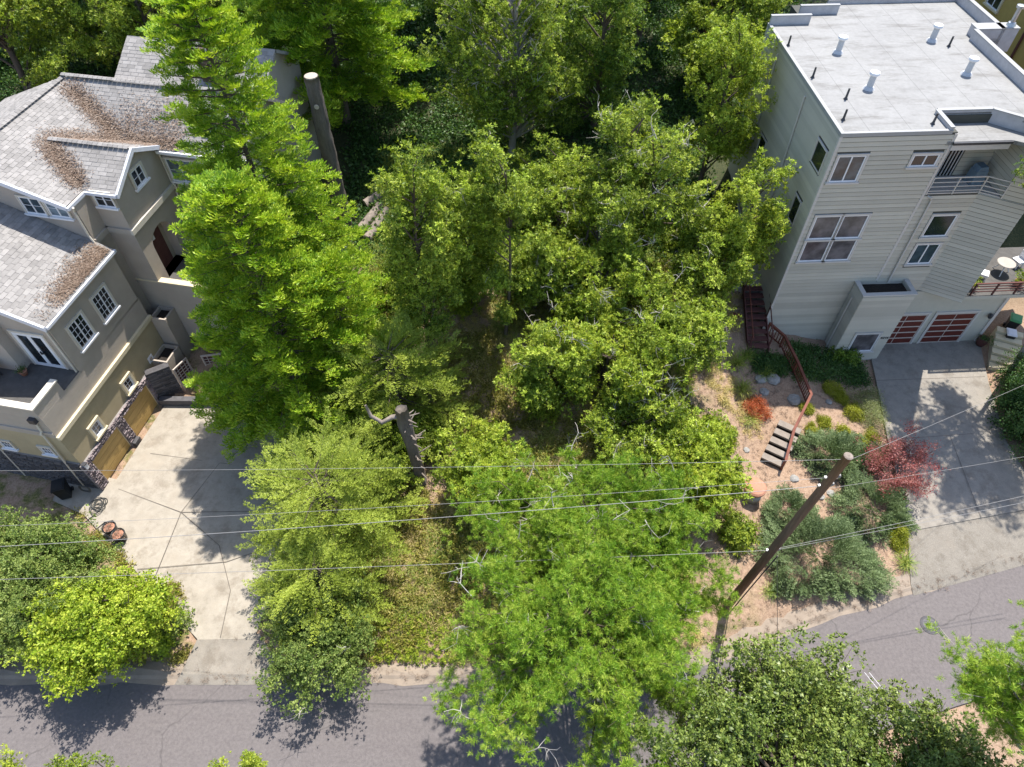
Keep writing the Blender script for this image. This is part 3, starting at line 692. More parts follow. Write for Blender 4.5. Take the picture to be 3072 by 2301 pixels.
# upper level behind the deck
upp = [(-7.8, 1.7), (-4.05, 1.7), (-4.05, -.375), (-2.95, -1.03), (-2.6, -.6), (-2.6, 9.4), (-1.0, 9.4), (-1.0, 14.6), (-11.2, 14.6), (-11.2, 12.0), (-7.8, 12.0)]
uw = part('wall', MB().prism(upp, 12.2, 15.64), 'siding_lap_shadow', RH)
siding(uw, (-7.8, 1.7, 0), (1, 0, 0), (0, -1, 0), 3.75, 12.25, 15.1, [(.35, 2.1, 12.2, 14.5)])
siding(uw, np.array([-4.95, YF, 0]) + pd * 1.05, pd, pn, pL - 1.05, 12.2, 15.5)
siding(uw, (-4.05, 1.7, 0), (0, -1, 0), (-1, 0, 0), 2.05, 12.25, 15.1)
siding(uw, (-7.8, .2, 0), (0, 1, 0), (1, 0, 0), 1.5, 12.25, 15.1)
sdoor = window(RH, (-7.43, 1.698, 12.22), UX, (0, -1, 0), 1.73, 2.25, 1, 1, 2, fmat='dark_metal', gmat='glass_dark', casing=0, name='sliding_door')
for i in range(9): MB().box(-7.3 + i * .18, -7.25 + i * .18, 1.60, 1.63, 12.3, 14.4).build('blind_slat', 'pipe_white', sdoor)
part('deck_floor', MB().prism([(-7.78, YF + .01), (-4.95, YF + .01), (-4.07, -.35), (-4.07, 1.68), (-7.78, 1.68)], 12.2, 12.26), 'siding_trim', RH)
# deck railing: front run and angled run
rl = part('deck_railing', MB().box(-7.75, -4.97, .1, .16, 13.16, 13.22), 'siding_trim', RH)
for z in (12.40, 12.65, 12.9): MB().box(-7.75, -4.97, .115, .145, z, z + .04).build('rail', 'siding_trim', rl)
for x in (-7.75, -6.4, -5.0): MB().box(x, x + .05, .105, .155, 12.2, 13.16).build('post', 'siding_trim', rl)
for z in (12.40, 12.65, 12.9, 13.17): MB().obox(np.array([-4.95, .13, z]), pd * 1.05, pn * .04, (0, 0, .045)).build('rail', 'siding_trim', rl)
MB().obox(np.array([-4.95, .13, 12.2]) + pd * 1.0, pd * .05, pn * .05, (0, 0, .98)).build('post', 'siding_trim', rl)
# deck roof, parapets, main roof
mainroof_p = [(XL, YF), (XR - .3, YF), (XR - .3, 1.75), (-5.4, 1.75), (-4.4, .95), (-3.9, .5), (-2.95, -1.0), (-2.6, -.6), (-2.6, 9.4), (-1.0, 9.4), (-1.0, 14.6), (-9.1, 14.6), (-9.1, 13.1), (-11.2, 13.1), (-11.2, 11.9), (XL, 11.9)]
part('roof', MB().prism(mainroof_p, 15.66, 15.74), 'membrane', RH)
part('deck_roof', MB().prism([(XR - .3, YF - .05), (-4.95, YF - .05), (-4.3, -.25), (-3.4, -.75), (-3.9, .5), (-4.4, .95), (-5.4, 1.75), (XR - .3, 1.75)], 15.02, 15.20), 'membrane', RH)
part('deck_roof_fascia', MB().box(XR - .02, -4.95, .02, .105, 14.78, 15.06), 'siding_trim', RH)
part('gutter', MB().box(XR - .02, -4.9, -.02, .10, 15.07, 15.19), 'dark_metal', RH)
def par(p0, p1, z0, z1, t, inward, mat='parapet_inner', capm='membrane_edge'):
    p0, p1 = np.array([*p0, z0]), np.array([*p1, z0]); d = p1 - p0; L_ = np.linalg.norm(d); d /= L_; n_ = np.array([-d[1], d[0], 0]) * inward
    pp = part('parapet', MB().obox(p0, d * L_, n_ * t, (0, 0, z1 - z0)), mat, RH)
    part('coping', MB().obox(p0 - n_ * .03 - d * .02 + np.array([0, 0, z1 - z0]), d * (L_ + .04), n_ * (t + .06), (0, 0, .05)), capm, pp)
par((XR - .3, 1.75), (-5.4, 1.75), 15.15, 15.86, .16, 1); par((-5.4, 1.75), (-4.0, .62), 15.15, 15.86, .16, 1)
par((XR - .3, YF), (XR - .3, 1.75), 15.15, 15.9, .16, 1)
par((XL, 11.9), (-11.1, 11.9), 15.6, 16.22, .14, -1); par((-11.3, 13.15), (-9.0, 13.15), 15.6, 16.22, .14, -1); par((-9.1, 14.5), (-1.0, 14.5), 15.6, 15.95, .14, -1)
par((-2.6, .3), (-2.6, 9.4), 15.6, 16.25, .2, 1); par((-1.0, 9.4), (-1.0, 14.6), 15.6, 16.25, .2, 1); par((-2.6, 9.4), (-.2, 9.4), 15.0, 16.25, .7, 1)
part('roof_edge', MB().box(XL - .06, XL + .12, YF - .06, 11.95, 15.60, 15.80).box(XL + .12, XR - .3, YF - .06, YF + .1, 15.60, 15.798), 'membrane_edge', RH)
for (x, y) in ((-10.69, 8.23), (-10.53, 4.27), (-4.97, 9.35), (-4.87, 5.49)):
    v_ = part('roof_vent', MB().lathe([(.30, 0), (.22, .12), (.16, .14), (.15, .75), (.14, .75)], (x, y, 15.74), 14), 'pipe_white', RH)
    part('vent_cap', MB().lathe([(.2, .70), (.26, .76), (.24, .86), (.05, .9)], (x, y, 15.74), 14), 'white_paint', v_)
part('roof_vent', MB().lathe([(.26, 0), (.2, .16), (.12, .2), (.12, .9), (.22, .92), (.22, 1.05), (.03, 1.08)], (-.55, 9.75, 16.30), 14), 'metal_grey', RH)
for (x, y) in ((-13.15, 9.15), (-13.0, 5.53), (-12.08, 3.30), (-12.92, 1.36), (-4.35, 8.60), (-8.79, .79)):
    part('vent_pipe', MB().lathe([(.12, 0), (.06, .1), (.05, .55), (.03, .56)], (x, y, 15.74), 8), 'dark_metal', RH)
# entry volume with planted top
ev = part('wall', MB().box(-9.05, -6.05, -1.1, .12, -.2, 6.0).box(-9.05, -8.9, -1.1, .12, 6.0, 6.38).box(-6.2, -6.05, -1.1, .12, 6.0, 6.38).box(-8.9, -6.2, -1.1, -.95, 6.0, 6.38), 'siding', RH)
part('soil', MB().box(-8.9, -6.2, -.95, .12, 6.0, 6.12), 'dark_soil', ev)
part('coping', MB().box(-9.12, -8.86, -1.17, .12, 6.38, 6.45).box(-6.24, -5.98, -1.17, .12, 6.38, 6.45).box(-8.86, -6.24, -1.17, -.91, 6.38, 6.447), 'siding_trim', ev)
siding(ev, (-9.05, -1.1, 0), (1, 0, 0), (0, -1, 0), 3.0, .35, 6.3, grow([(.8, 2.3, 1.72, 3.28)], .1))
siding(ev, (-9.05, -1.1, 0), (0, 1, 0), (-1, 0, 0), 1.2, .35, 6.3)
rwin(-8.25, 1.72, 1.5, 1.56, 1, 'glass_warm', y=-1.1)
tx = bpy.data.curves.new('house_number', 'FONT'); tx.body = '4216'; tx.size = .26; tx.extrude = .01
tx.materials.append(M['dark_metal']); _t = bpy.data.objects.new('tmp_text', tx); C.objects.link(_t); bpy.context.view_layer.update()
_me = bpy.data.meshes.new_from_object(_t.evaluated_get(bpy.context.evaluated_depsgraph_get())); bpy.data.objects.remove(_t)
to = link('house_number', _me, None, RH); to.location = (-6.62, -1.15, 2.78); to.rotation_euler = (R(90), 0, 0)
# downpipes
for pts in ([(-7.6, .3, 12.1), (-7.45, -.02, 12.1), (-7.32, .05, 11.9), (-7.15, .05, 6.3)], [(XL - .09, 4.7, 15.2), (XL - .09, 4.6, 12.5), (XL - .09, 4.5, 9.0)], [(XL - .09, 9.4, 15.2), (XL - .09, 9.3, 10.0)], [(-9.14, -.35, 5.6), (-9.14, -.35, .9)]):
    part('downpipe', MB().tube(pts, .05, 6), 'siding_trim', RH)
# garage doors
for x0 in (-6.0, -2.92):
    gd = part('garage_door', MB().box(x0, x0 + 2.5, -.02, .02, 1.0, 3.62), 'garage_rail', RH)
    for i in range(2):
        for j in range(5):
            MB().box(x0 + .07 + i * 1.215, x0 + 1.215 + i * 1.215, -.035, -.02, 1.10 + j * .50, 1.49 + j * .50).build('door_panel', 'garage_red', gd)
    part('door_frame', MB().box(x0 - .14, x0, -.06, .02, .98, 3.76).box(x0 + 2.5, x0 + 2.64, -.06, .02, .98, 3.76).box(x0, x0 + 2.5, -.06, .02, 3.62, 3.76), 'siding_trim', gd)
l_ = part('wall_lamp', MB().lathe([(.05, 0), (.12, .08), (.14, .3), (.02, .4)], (.45, -.14, 3.15), 8), 'dark_metal', RH)
# side deck on the right with railing
sd_ = part('side_deck', MB().box(-2.6, 5, -.55, 3.6, 5.25, 5.5), 'beige_stucco', RH)
part('deck_top', MB().box(-2.59, 5, -.54, 3.6, 5.5, 5.53), 'deck_floor', sd_)
srl = part('side_deck_railing', MB().box(-2.2, 5, -.5, -.42, 6.35, 6.42), 'red_wood_dark', RH)
for z in (5.75, 5.95, 6.15): MB().box(-2.2, 5, -.48, -.45, z, z + .06).build('rail', 'red_wood_dark', srl)
for i in range(6): MB().box(-2.2 + i * 1.3, -2.12 + i * 1.3, -.51, -.43, 5.5, 6.35).build('post', 'red_wood_dark', srl)
# right neighbour
YH = empty('yellow_house', (33.2, 42, 0), R(3), 'mustard stucco house behind the flat-roofed house', 'house')
part('wall', MB().box(-.6, 9, -1.5, 14, 0, 19), 'yellow_stucco', YH)
part('roof', MB().box(-1.2, 9.5, -2, 14.5, 19, 19.3), 'fascia_paint', YH)
part('downpipe', MB().tube([(-.7, 2.5, 19), (-.7, 2.5, 4)], .08, 6), 'red_wood_dark', YH)
for y in (6.0, 10.0): window(YH, (-.602, y, 13.6), UY, (-1, 0, 0), 1.4, 1.6, 1, 1, 2, casing=.15, cmat='cream_trim')
# brown board fence behind the house: each panel a piece
fo = empty('board_fence', (14.2, 52.5, 9.0), R(2), 'reddish brown board fence behind the flat-roofed house', 'fence')
for i in range(10):
    MB().box(i * 1.6 + .08, i * 1.6 + 1.52, -.02, .04, .1, 2.2).build('fence_panel', 'fence_brown', fo)
    MB().box(i * 1.6 - .06, i * 1.6 + .06, -.06, .06, -.8, 2.3).build('post', 'red_wood_dark', fo)

# ------------------------------------------------------------------ foliage clumps (shared leaf sprays set out on the branches of each crown)
def unit(v): return v / (np.linalg.norm(v, axis=-1, keepdims=True) + 1e-9)
def leaves(P, D, S, L, W):
    """diamond leaves: base P, direction D, side S"""
    L = np.asarray(L)[:, None]; W = np.asarray(W)[:, None]
    mid = P + D * L * .45
    V = np.stack([P, mid + S * W * .5, P + D * L, mid - S * W * .5], 1).reshape(-1, 3)
    return V, np.arange(len(V)).reshape(-1, 4)
def src(name, V, Q, mat):
    return bpy.data.objects.new(name, npmesh(name, V, Q, mat))
def rosette_clump(name, mat, seed, nr=9, nl=10, spread=.36, L=.16, W=.054, flat=.5):
    r = np.random.default_rng(seed); Ps, Ds, Ss = [], [], []
    for i in range(nr):
        p = r.normal(0, 1, 3) * spread * np.array([.6, .6, .35]); axis = unit(np.array([p[0] * 1.6, p[1] * 1.6, .55 + abs(p[2])]) + r.normal(0, .25, 3))
        for k in range(nl):
            q = unit(r.normal(0, 1, 3)); q = unit(q - axis * (q @ axis)); t = R(r.uniform(25, 100))
            d = axis * math.cos(t) + q * math.sin(t); s = unit(np.cross(d, axis) + r.normal(0, .25, 3))
            Ps.append(p + d * .02); Ds.append(d); Ss.append(s)
    n = len(Ps); V, Q = leaves(np.array(Ps), np.array(Ds), np.array(Ss), L * r.uniform(.7, 1.2, n), W * r.uniform(.75, 1.2, n))
    return src(name, V, Q, mat)
def frond_clump(name, mat, seed, ln=.75, ntw=11, nn=9, tw=.26, L=.085, W=.032, droop=.12, up=.25):
    """flat spray along +x with side twigs carrying short leaves"""
    r = np.random.default_rng(seed); Ps, Ds, Ss = [], [], []
    for i in range(ntw):
        f = (i + .5) / ntw; side = 1 if i % 2 else -1; o = np.array([ln * f, 0, -droop * f * f + .04])
        a = R(r.uniform(28, 58)) * side; dl = tw * (1.15 - f * .75) * r.uniform(.75, 1.2)
        d = unit(np.array([math.cos(a), math.sin(a), r.uniform(-.05, up)]))
        for k in range(nn):
            g_ = (k + .6) / nn; p = o + d * dl * g_; sd = 1 if k % 2 else -1
            b = R(r.uniform(25, 60)) * sd; ld_ = unit(np.array([d[0] * math.cos(b) - d[1] * math.sin(b), d[0] * math.sin(b) + d[1] * math.cos(b), d[2] + r.uniform(-.15, .45)]))
            Ps.append(p); Ds.append(ld_); Ss.append(unit(np.cross(ld_, [0, 0, 1]) + r.normal(0, .35, 3)))
    n = len(Ps); V, Q = leaves(np.array(Ps), np.array(Ds), np.array(Ss), L * r.uniform(.7, 1.3, n), W * r.uniform(.8, 1.2, n))
    return src(name, V, Q, mat)
def needle_clump(name, mat, seed, nt=5, nn=34, L=.24, W=.016, spread=.26):
    r = np.random.default_rng(seed); Ps, Ds, Ss = [], [], []
    for i in range(nt):
        p = r.normal(0, 1, 3) * spread * np.array([.8, .8, .4]); axis = unit(np.array([p[0], p[1], .35]) + r.normal(0, .2, 3))
        for k in range(nn):
            d = unit(axis * .75 + unit(r.normal(0, 1, 3)) * 1.0)
            Ps.append(p + axis * r.uniform(-.08, .08)); Ds.append(d); Ss.append(unit(np.cross(d, r.normal(0, 1, 3))))
    n = len(Ps); V, Q = leaves(np.array(Ps), np.array(Ds), np.array(Ss), L * r.uniform(.7, 1.15, n), W * np.ones(n))
    return src(name, V, Q, mat)
def blade_clump(name, mat, seed, n=26, L=.45, W=.022, spread=.08, lean=.55):
    r = np.random.default_rng(seed); P = r.normal(0, spread, (n, 3)) * [1, 1, 0]
    D = unit(np.stack([r.normal(0, lean, n), r.normal(0, lean, n), r.uniform(.5, 1, n)], 1)); S = unit(np.cross(D, [0, 0, 1]) + 1e-3)
    Ls = L * r.uniform(.5, 1.15, n); V1, Q1 = leaves(P, D, S, Ls * .65, W * np.ones(n)); D2 = unit(D + np.array([0, 0, -.7])); V2, Q2 = leaves(P + D * (Ls * .55)[:, None], D2, S, Ls * .5, W * .8 * np.ones(n))
    return src(name, np.concatenate([V1, V2]), np.concatenate([Q1, Q2 + len(V1)]), mat)
def leafy_clump(name, mat, seed, n=70, L=.07, W=.04, spread=.26):
    r = np.random.default_rng(seed); P = r.normal(0, 1, (n, 3)) * spread * np.array([.7, .7, .4])
    D = unit(r.normal(0, 1, (n, 3)) + np.array([0, 0, .5]) + P * 1.5); S = unit(np.cross(D, r.normal(0, .6, (n, 3)) + np.array([0, 0, 1])))
    V, Q = leaves(P, D, S, L * r.uniform(.6, 1.3, n), W * r.uniform(.7, 1.2, n)); return src(name, V, Q, mat)
CL = {}
def family(key, fn, mat, n=3, **k): CL[key] = [fn('%s_spray' % key, mat, 11 + i * 7 + len(CL) * 31, **k) for i in range(n)]
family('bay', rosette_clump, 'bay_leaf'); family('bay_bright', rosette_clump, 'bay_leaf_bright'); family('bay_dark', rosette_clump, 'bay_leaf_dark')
family('redwood', frond_clump, 'redwood_leaf', ln=.58, ntw=10, nn=7, tw=.27, L=.125, W=.048, up=.6)
family('conifer_dark', frond_clump, 'conifer_dark_leaf', ln=.75, ntw=10, nn=8, tw=.32, L=.13, W=.05, up=.4)
family('bay_tip', rosette_clump, 'bay_tip_leaf', nr=5, nl=10, spread=.26); family('redwood_tip', frond_clump, 'redwood_tip_leaf', ln=.45, ntw=9, nn=7, tw=.24, L=.12, W=.048, up=.8)
family('pine_tip', needle_clump, 'pine_tip_needle', nt=4, nn=44, L=.145, W=.013, spread=.17)
family('cedar', frond_clump, 'cedar_leaf', ln=1.15, ntw=15, nn=8, tw=.26, L=.10, W=.036, droop=.2, up=.25)
family('pine', needle_clump, 'pine_needle', n=5, nt=8, nn=40, L=.145, W=.012, spread=.27)
family('lime', rosette_clump, 'lime_leaf', nr=7, nl=8, L=.14, W=.07, spread=.34)
family('small', rosette_clump, 'small_leaf', nr=9, nl=8, L=.115, W=.055, spread=.32)
family('oak', rosette_clump, 'oak_leaf', nr=9, nl=8, L=.12, W=.065, spread=.36)
family('juniper', frond_clump, 'juniper_leaf', ln=.55, ntw=11, nn=8, tw=.2, L=.06, W=.025, droop=.05, up=.4)
family('gold', leafy_clump, 'gold_leaf', n=60, L=.06, W=.03, spread=.13); family('pale', leafy_clump, 'pale_leaf', n=80, L=.05, W=.03, spread=.22)
family('maple_red', leafy_clump, 'maple_red_leaf', n=70, L=.09, W=.045, spread=.24); family('maple_orange', leafy_clump, 'maple_orange_leaf', n=80, L=.08, W=.03, spread=.17)
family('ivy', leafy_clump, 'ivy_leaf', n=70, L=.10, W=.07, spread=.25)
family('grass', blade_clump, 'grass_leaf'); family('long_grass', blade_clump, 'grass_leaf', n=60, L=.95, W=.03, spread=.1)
family('dry_grass', blade_clump, 'dry_grass_leaf', n=24, L=.30, lean=.9); family('weed', leafy_clump, 'weed_leaf', n=26, L=.12, W=.045, spread=.16)
family('litter', leafy_clump, 'litter', n=30, L=.09, W=.03, spread=.18)
_gn = {}
def scatter_group(key):
    if key in _gn: return _gn[key]
    t = bpy.data.node_groups.new('leaf_spread_' + key, 'GeometryNodeTree')
    t.interface.new_socket('Geometry', in_out='INPUT', socket_type='NodeSocketGeometry'); t.interface.new_socket('Geometry', in_out='OUTPUT', socket_type='NodeSocketGeometry')
    gi = t.nodes.new('NodeGroupInput'); go = t.nodes.new('NodeGroupOutput'); ip = t.nodes.new('GeometryNodeInstanceOnPoints'); jn = t.nodes.new('GeometryNodeJoinGeometry')
    for o in CL[key]:
        oi = t.nodes.new('GeometryNodeObjectInfo'); oi.inputs['Object'].default_value = o; oi.inputs['As Instance'].default_value = True
        t.links.new(oi.outputs['Geometry'], jn.inputs[0])
    def attr(n, ty):
        a_ = t.nodes.new('GeometryNodeInputNamedAttribute'); a_.data_type = ty; a_.inputs['Name'].default_value = n; return a_.outputs['Attribute']
    rv = t.nodes.new('FunctionNodeRandomValue'); rv.data_type = 'INT'
    for s_ in rv.inputs:
        if s_.type == 'INT' and s_.name == 'Min': s_.default_value = 0
        if s_.type == 'INT' and s_.name == 'Max': s_.default_value = len(CL[key]) - 1
    ro = [s_ for s_ in rv.outputs if s_.type == 'INT'][0]
    t.links.new(gi.outputs[0], ip.inputs['Points']); t.links.new(jn.outputs[0], ip.inputs['Instance']); ip.inputs['Pick Instance'].default_value = True
    t.links.new(ro, ip.inputs['Instance Index']); t.links.new(attr('rot', 'FLOAT_VECTOR'), ip.inputs['Rotation']); t.links.new(attr('scl', 'FLOAT'), ip.inputs['Scale'])
    t.links.new(ip.outputs[0], go.inputs[0]); _gn[key] = t; return t
NCL = [0]
def scatter(name, key, P, ROT, S, parent=None):
    P = np.asarray(P, np.float32); me = bpy.data.meshes.new(name); me.vertices.add(len(P)); me.vertices.foreach_set('co', P.ravel())
    a_ = me.attributes.new('rot', 'FLOAT_VECTOR', 'POINT'); a_.data.foreach_set('vector', np.asarray(ROT, np.float32).ravel())
    a_ = me.attributes.new('scl', 'FLOAT', 'POINT'); a_.data.foreach_set('value', np.asarray(S, np.float32).ravel())
    o = link(name, me, None, parent); md = o.modifiers.new('leaves', 'NODES'); md.node_group = scatter_group(key); o['kind'] = 'stuff'; NCL[0] += len(P)
    return o
def rot_z_to(N, r):
    """euler that turns +z to N"""
    N = unit(N); return np.stack([r.normal(0, .15, len(N)), np.arccos(np.clip(N[:, 2], -1, 1)), np.arctan2(N[:, 1], N[:, 0])], 1)
def rot_x_to(D, r, roll=.35):
    D = unit(D); return np.stack([r.normal(0, roll, len(D)), -np.arcsin(np.clip(D[:, 2], -1, 1)), np.arctan2(D[:, 1], D[:, 0])], 1)
def bend(p0, p1, r, k=.12, n=5, up=0):
    p0, p1 = np.array(p0, float), np.array(p1, float); L_ = np.linalg.norm(p1 - p0); m = r.normal(0, k * L_, 3); m[2] += up * L_
    return [p0 + (p1 - p0) * f + m * (4 * f * (1 - f)) * .5 for f in np.linspace(0, 1, n)]
def lobes_crown(r, c, rad, nl, per, lr, zmin=-.35, inner=.5, gap=.0):
    c = np.array(c, float); rad = np.array(rad, float); P, N, LC = [], [], []
    nbough = max(7, nl // 5); B = unit(r.normal(0, 1, (nbough * 6, 3))); B = B[B[:, 2] > zmin][:nbough]; BL = r.uniform(.72, 1.22, len(B))
    for i in range(nl):
        j = i % len(B); d = unit(B[j] + r.normal(0, .30, 3)); f = BL[j] * r.uniform(inner, 1.0) ** .7
        lc = c + d * rad * f; LC.append(lc); q = lr * r.uniform(.6, 1.35)
        dd = unit(r.normal(0, 1, (per, 3)) + np.array([0, 0, .35]) + d * .45); P.append(lc + dd * q * r.uniform(.72, 1.08, (per, 1)) * np.array([1, 1, .8])); N.append(dd * .6 + d * .3 + np.array([0, 0, .55]) + r.normal(0, .2, (per, 3)))
    return np.concatenate(P), np.concatenate(N), LC
def branch_crown(r, pts, c, rad, total, zmin, spread=.2, rise=.75):
    """limbs leave the stem below their tips and fork; sprays sit along the outer part of every fork"""
    pts = np.array(pts); rad = np.array(rad, float); nbr = max(16, total // 26); P, N, T, W = [], [], [], []
    D = unit(r.normal(0, 1, (nbr * 6, 3))); D = D[D[:, 2] > zmin][:nbr]; TP = []; lump = r.uniform(.74, 1.2, 9); LD = unit(r.normal(0, 1, (9, 3)))
    for d in D:
        k = lump[np.argmax(LD @ d)] * r.uniform(.82, 1.12); tip = c + d * rad * k; hd = np.linalg.norm((tip - c)[:2])
        zs = np.clip(tip[2] - hd * r.uniform(.45, 1.1) - .3, pts[1][2], pts[-1][2]); st = np.array([np.interp(zs, pts[:, 2], pts[:, a]) for a in range(3)])
        path = bend(st, tip, r, .10, 6, .06); T.append(path); L_ = np.linalg.norm(tip - st); sub = [(path[2], path[5], .45)]
        dr = unit(tip - st)
        for q in range(int(3 + L_ * 1.1)):
            o = path[r.integers(2, 6)]; dd = unit(dr + r.normal(0, .55, 3) + np.array([0, 0, rise * .45])); e = o + dd * r.uniform(.25, .55) * min(L_, 2.6); sub.append((o, e, .25)); T.append([o, (o + e) / 2, e]) if L_ > 1.5 else None
        W.append(sub)
    seg = [x for w_ in W for x in w_]; ln = np.array([np.linalg.norm(b - a) for a, b, f in seg]); cnt = np.maximum(2, (ln / ln.sum() * total)).astype(int)
    for (a, b, f), n in zip(seg, cnt):
        g_ = r.uniform(f, 1.04, n)[:, None]; P.append(a + (b - a) * g_ + r.normal(0, spread, (n, 3)) * np.array([1, 1, .7])); N.append(unit(b - a) * .5 + np.array([0, 0, .7]) + r.normal(0, .35, (n, 3))); TP.append((g_[:, 0] > .80) & (P[-1][:, 2] > c[2] - rad[2] * .5))
    return np.concatenate(P), np.concatenate(N), T, np.concatenate(TP)
def broad_tree(name, label, cat, xy, crown_c, rad, key, nl, per, lr, seed, trunk_r=.16, bark='bark', dead=0, sc_=1.0, group=None, zmin=-.35, stems=1, limbs=14):
    r = np.random.default_rng(seed); bz = h1(*xy); T = empty(name, (xy[0], xy[1], bz), 0, label, cat, group)
    c = np.array(crown_c, float) - np.array([xy[0], xy[1], bz]); mb = MB(); PP, NN, TT, MM = [], [], [], []
    for s_ in range(stems):
        b0 = np.array([r.normal(0, .3) * (stems > 1), r.normal(0, .3) * (stems > 1), -.3]); off = np.array([r.normal(0, .45) * rad[0], r.normal(0, .45) * rad[1], 0]) * (stems > 1)
        top = c + off + np.array([r.normal(0, .1) * rad[0], r.normal(0, .1) * rad[1], rad[2] * .7]); pts = bend(b0, top, r, .05, 8); mb.tube(pts, list(np.linspace(trunk_r, trunk_r * .2, 8)), 7)
        sh = .78 if stems > 1 else 1.0; P, N, TB, TPm = branch_crown(r, pts, c + off, np.array(rad) * sh, int(nl * per * 1.05 / stems), zmin); PP.append(P); NN.append(N); TT += TB; MM.append(TPm)
    for i, path in enumerate(TT):
        if len(path) > 3: mb.tube(path, list(np.linspace(trunk_r * .36, .014, len(path))), 5, False)
        elif i % 2 == 0: mb.tube(path, [.018, .012, .006], 3, False)
    mb.build('trunk', bark, T, True); P = np.concatenate(PP); N = np.concatenate(NN)
    if dead:
        dm = MB()
        for i in range(dead):
            path = TT[r.integers(0, len(TT))]; p = np.array(path[-1]); d = unit(p - np.array(path[0])); main = bend(p - d * .2, p + unit(d + r.normal(0, .4, 3)) * r.uniform(.4, .9), r, .2, 5); dm.tube(main, list(np.linspace(.022, .008, 5)), 4, False)
            for k_ in range(6):
                q0 = main[r.integers(1, 5)]; dm.tube(bend(q0, q0 + r.normal(0, .3, 3), r, .2, 3), [.012, .009, .006], 3, False)
        tag(dm.build('dead_twigs', 'twig_grey', T), kind='stuff')
    m = np.concatenate(MM); tk = {'bay': 'bay_tip', 'bay_bright': 'bay_tip', 'pine': 'pine_tip', 'bay_dark': 'bay'}.get(key)
    S = sc_ * r.uniform(.5, 1.25, len(P)); ROT = rot_z_to(N, r)
    if tk:
        scatter('new_growth', tk, P[m], ROT[m], S[m] * .95, T); P, ROT, S = P[~m], ROT[~m], S[~m]
    scatter('crown', key, P, ROT, S, T); return T
def conifer(name, label, xy, zbase, zlow, ztop, Rr, key, nb, seed, cat='tree', step=.34, sc_=1.0, tr=.28, power=.75, droop=.18, bark='bark', upturn=.25, lean=(0, 0), squash=1.0):
    r = np.random.default_rng(seed); T = empty(name, (xy[0], xy[1], zbase), 0, label, cat); H_ = ztop - zbase
    tp = [np.array([lean[0] * f, lean[1] * f, H_ * f - .3 * (f == 0)]) for f in np.linspace(0, 1, 8)]
    tm = MB().tube(tp, list(np.linspace(tr, .03, 8)), 8); P, D, TPc = [], [], []
    for i in range(nb):
        f = ((i + .5) / nb) ** 1.08; z = (zlow - zbase) + (ztop - zlow) * f; az_ = i * 2.39996 + r.normal(0, .25)
        Lb = Rr * (1 - f) ** power * r.uniform(.72, 1.12) + .25; o = np.array([lean[0] * z / H_, lean[1] * z / H_, z]); d = np.array([math.cos(az_), math.sin(az_) * squash, 0])
        dz = -droop * (1 - f) + .35 * f; pts = []
        n = max(2, int(Lb / step))
        for k in range(n + 1):
            g_ = k / n; p = o + d * Lb * g_ + np.array([0, 0, dz * Lb * g_ + upturn * Lb * .25 * g_ * g_]); pts.append(p)
            if g_ < .22 and Lb > 1.2: continue
            for sd in (-1, 1, 0):
                if sd == 0 and k < n and r.random() < .45: continue
                a2 = az_ + sd * R(r.uniform(25, 62)); P.append(p + r.normal(0, .10, 3)); D.append([math.cos(a2), math.sin(a2), dz * .6 + r.uniform(.05, .55)]); TPc.append(g_ > .82 and r.random() < .75)
        if Lb > .8: tm.tube([pts[0], pts[len(pts) // 2], pts[-1]], [.05, .03, .012], 4, False)
    P.append(tp[-1]); D.append([0.1, 0, 1]); TPc.append(True)
    tm.build('trunk', bark, T, True); P = np.array(P); D = np.array(D)
    S = sc_ * r.uniform(.7, 1.25, len(P)); ROT = rot_x_to(D, r); m = np.array(TPc)
    if key == 'redwood':
        scatter('new_growth', 'redwood_tip', P[m], ROT[m], S[m], T); P, ROT, S = P[~m], ROT[~m], S[~m]
    scatter('crown', key, P, ROT, S, T); return T

# ------------------------------------------------------------------ trees
conifer('redwood_tree', 'tallest bright green redwood beside the stucco house with pointed top', (-11.7, 28.0), h1(-11.7, 28), 4.5, 22.4, 4.2, 'redwood', 190, 1, sc_=1.15, power=.54, lean=(-.7, 0))
conifer('redwood_tree', 'shorter bright green redwood overhanging the left driveway', (-11.5, 23.2), h1(-11.5, 23.2), 2.2, 17.0, 4.6, 'redwood', 180, 2, sc_=1.15, power=.6)
conifer('redwood_tree', 'young redwood between the driveway redwood and the empty lot', (-8.8, 24.6), h1(-8.8, 24.6), 2.8, 12.0, 2.9, 'redwood', 90, 3, sc_=1.0, power=.6)
conifer('fir_tree', 'dark green conifer behind the tall cut trunk with bare lower stem', (-11.6, 44.5), h1(-11.6, 44.5), 10.5, 28.0, 5.6, 'redwood', 190, 4, sc_=1.4, power=.45, tr=.4)
bt = broad_tree
bt('bay_tree', 'tall slim bay tree with pointed crown at the lot centre', 'tree', (-4.3, 25.2), (-4.2, 25.8, 12.2), (1.6, 1.6, 6.0), 'bay', 44, 26, .62, 21, .13, limbs=26, zmin=-.8)
bt('bay_tree', 'second slim bay tree with grey twigs on its shaded side', 'tree', (-.4, 27.4), (-.5, 27.6, 11.0), (1.35, 1.4, 5.4), 'bay', 34, 24, .58, 22, .12, dead=10, limbs=22, zmin=-.8)
bt('bay_tree', 'large bay tree with many pale dead branches near its top', 'tree', (-.1, 41.2), (-.1, 41.4, 13.6), (4.1, 3.6, 6.2), 'bay', 104, 24, 1.0, 23, .26, bark='bark_pale', dead=60, limbs=30, zmin=-.8)
bt('bay_tree', 'deep green bay tree behind, right of the pale-branched one', 'tree', (5.6, 44.0), (5.6, 44.0, 13.0), (2.6, 2.6, 6.4), 'bay_dark', 48, 26, .85, 24, .22, limbs=24, zmin=-.8)
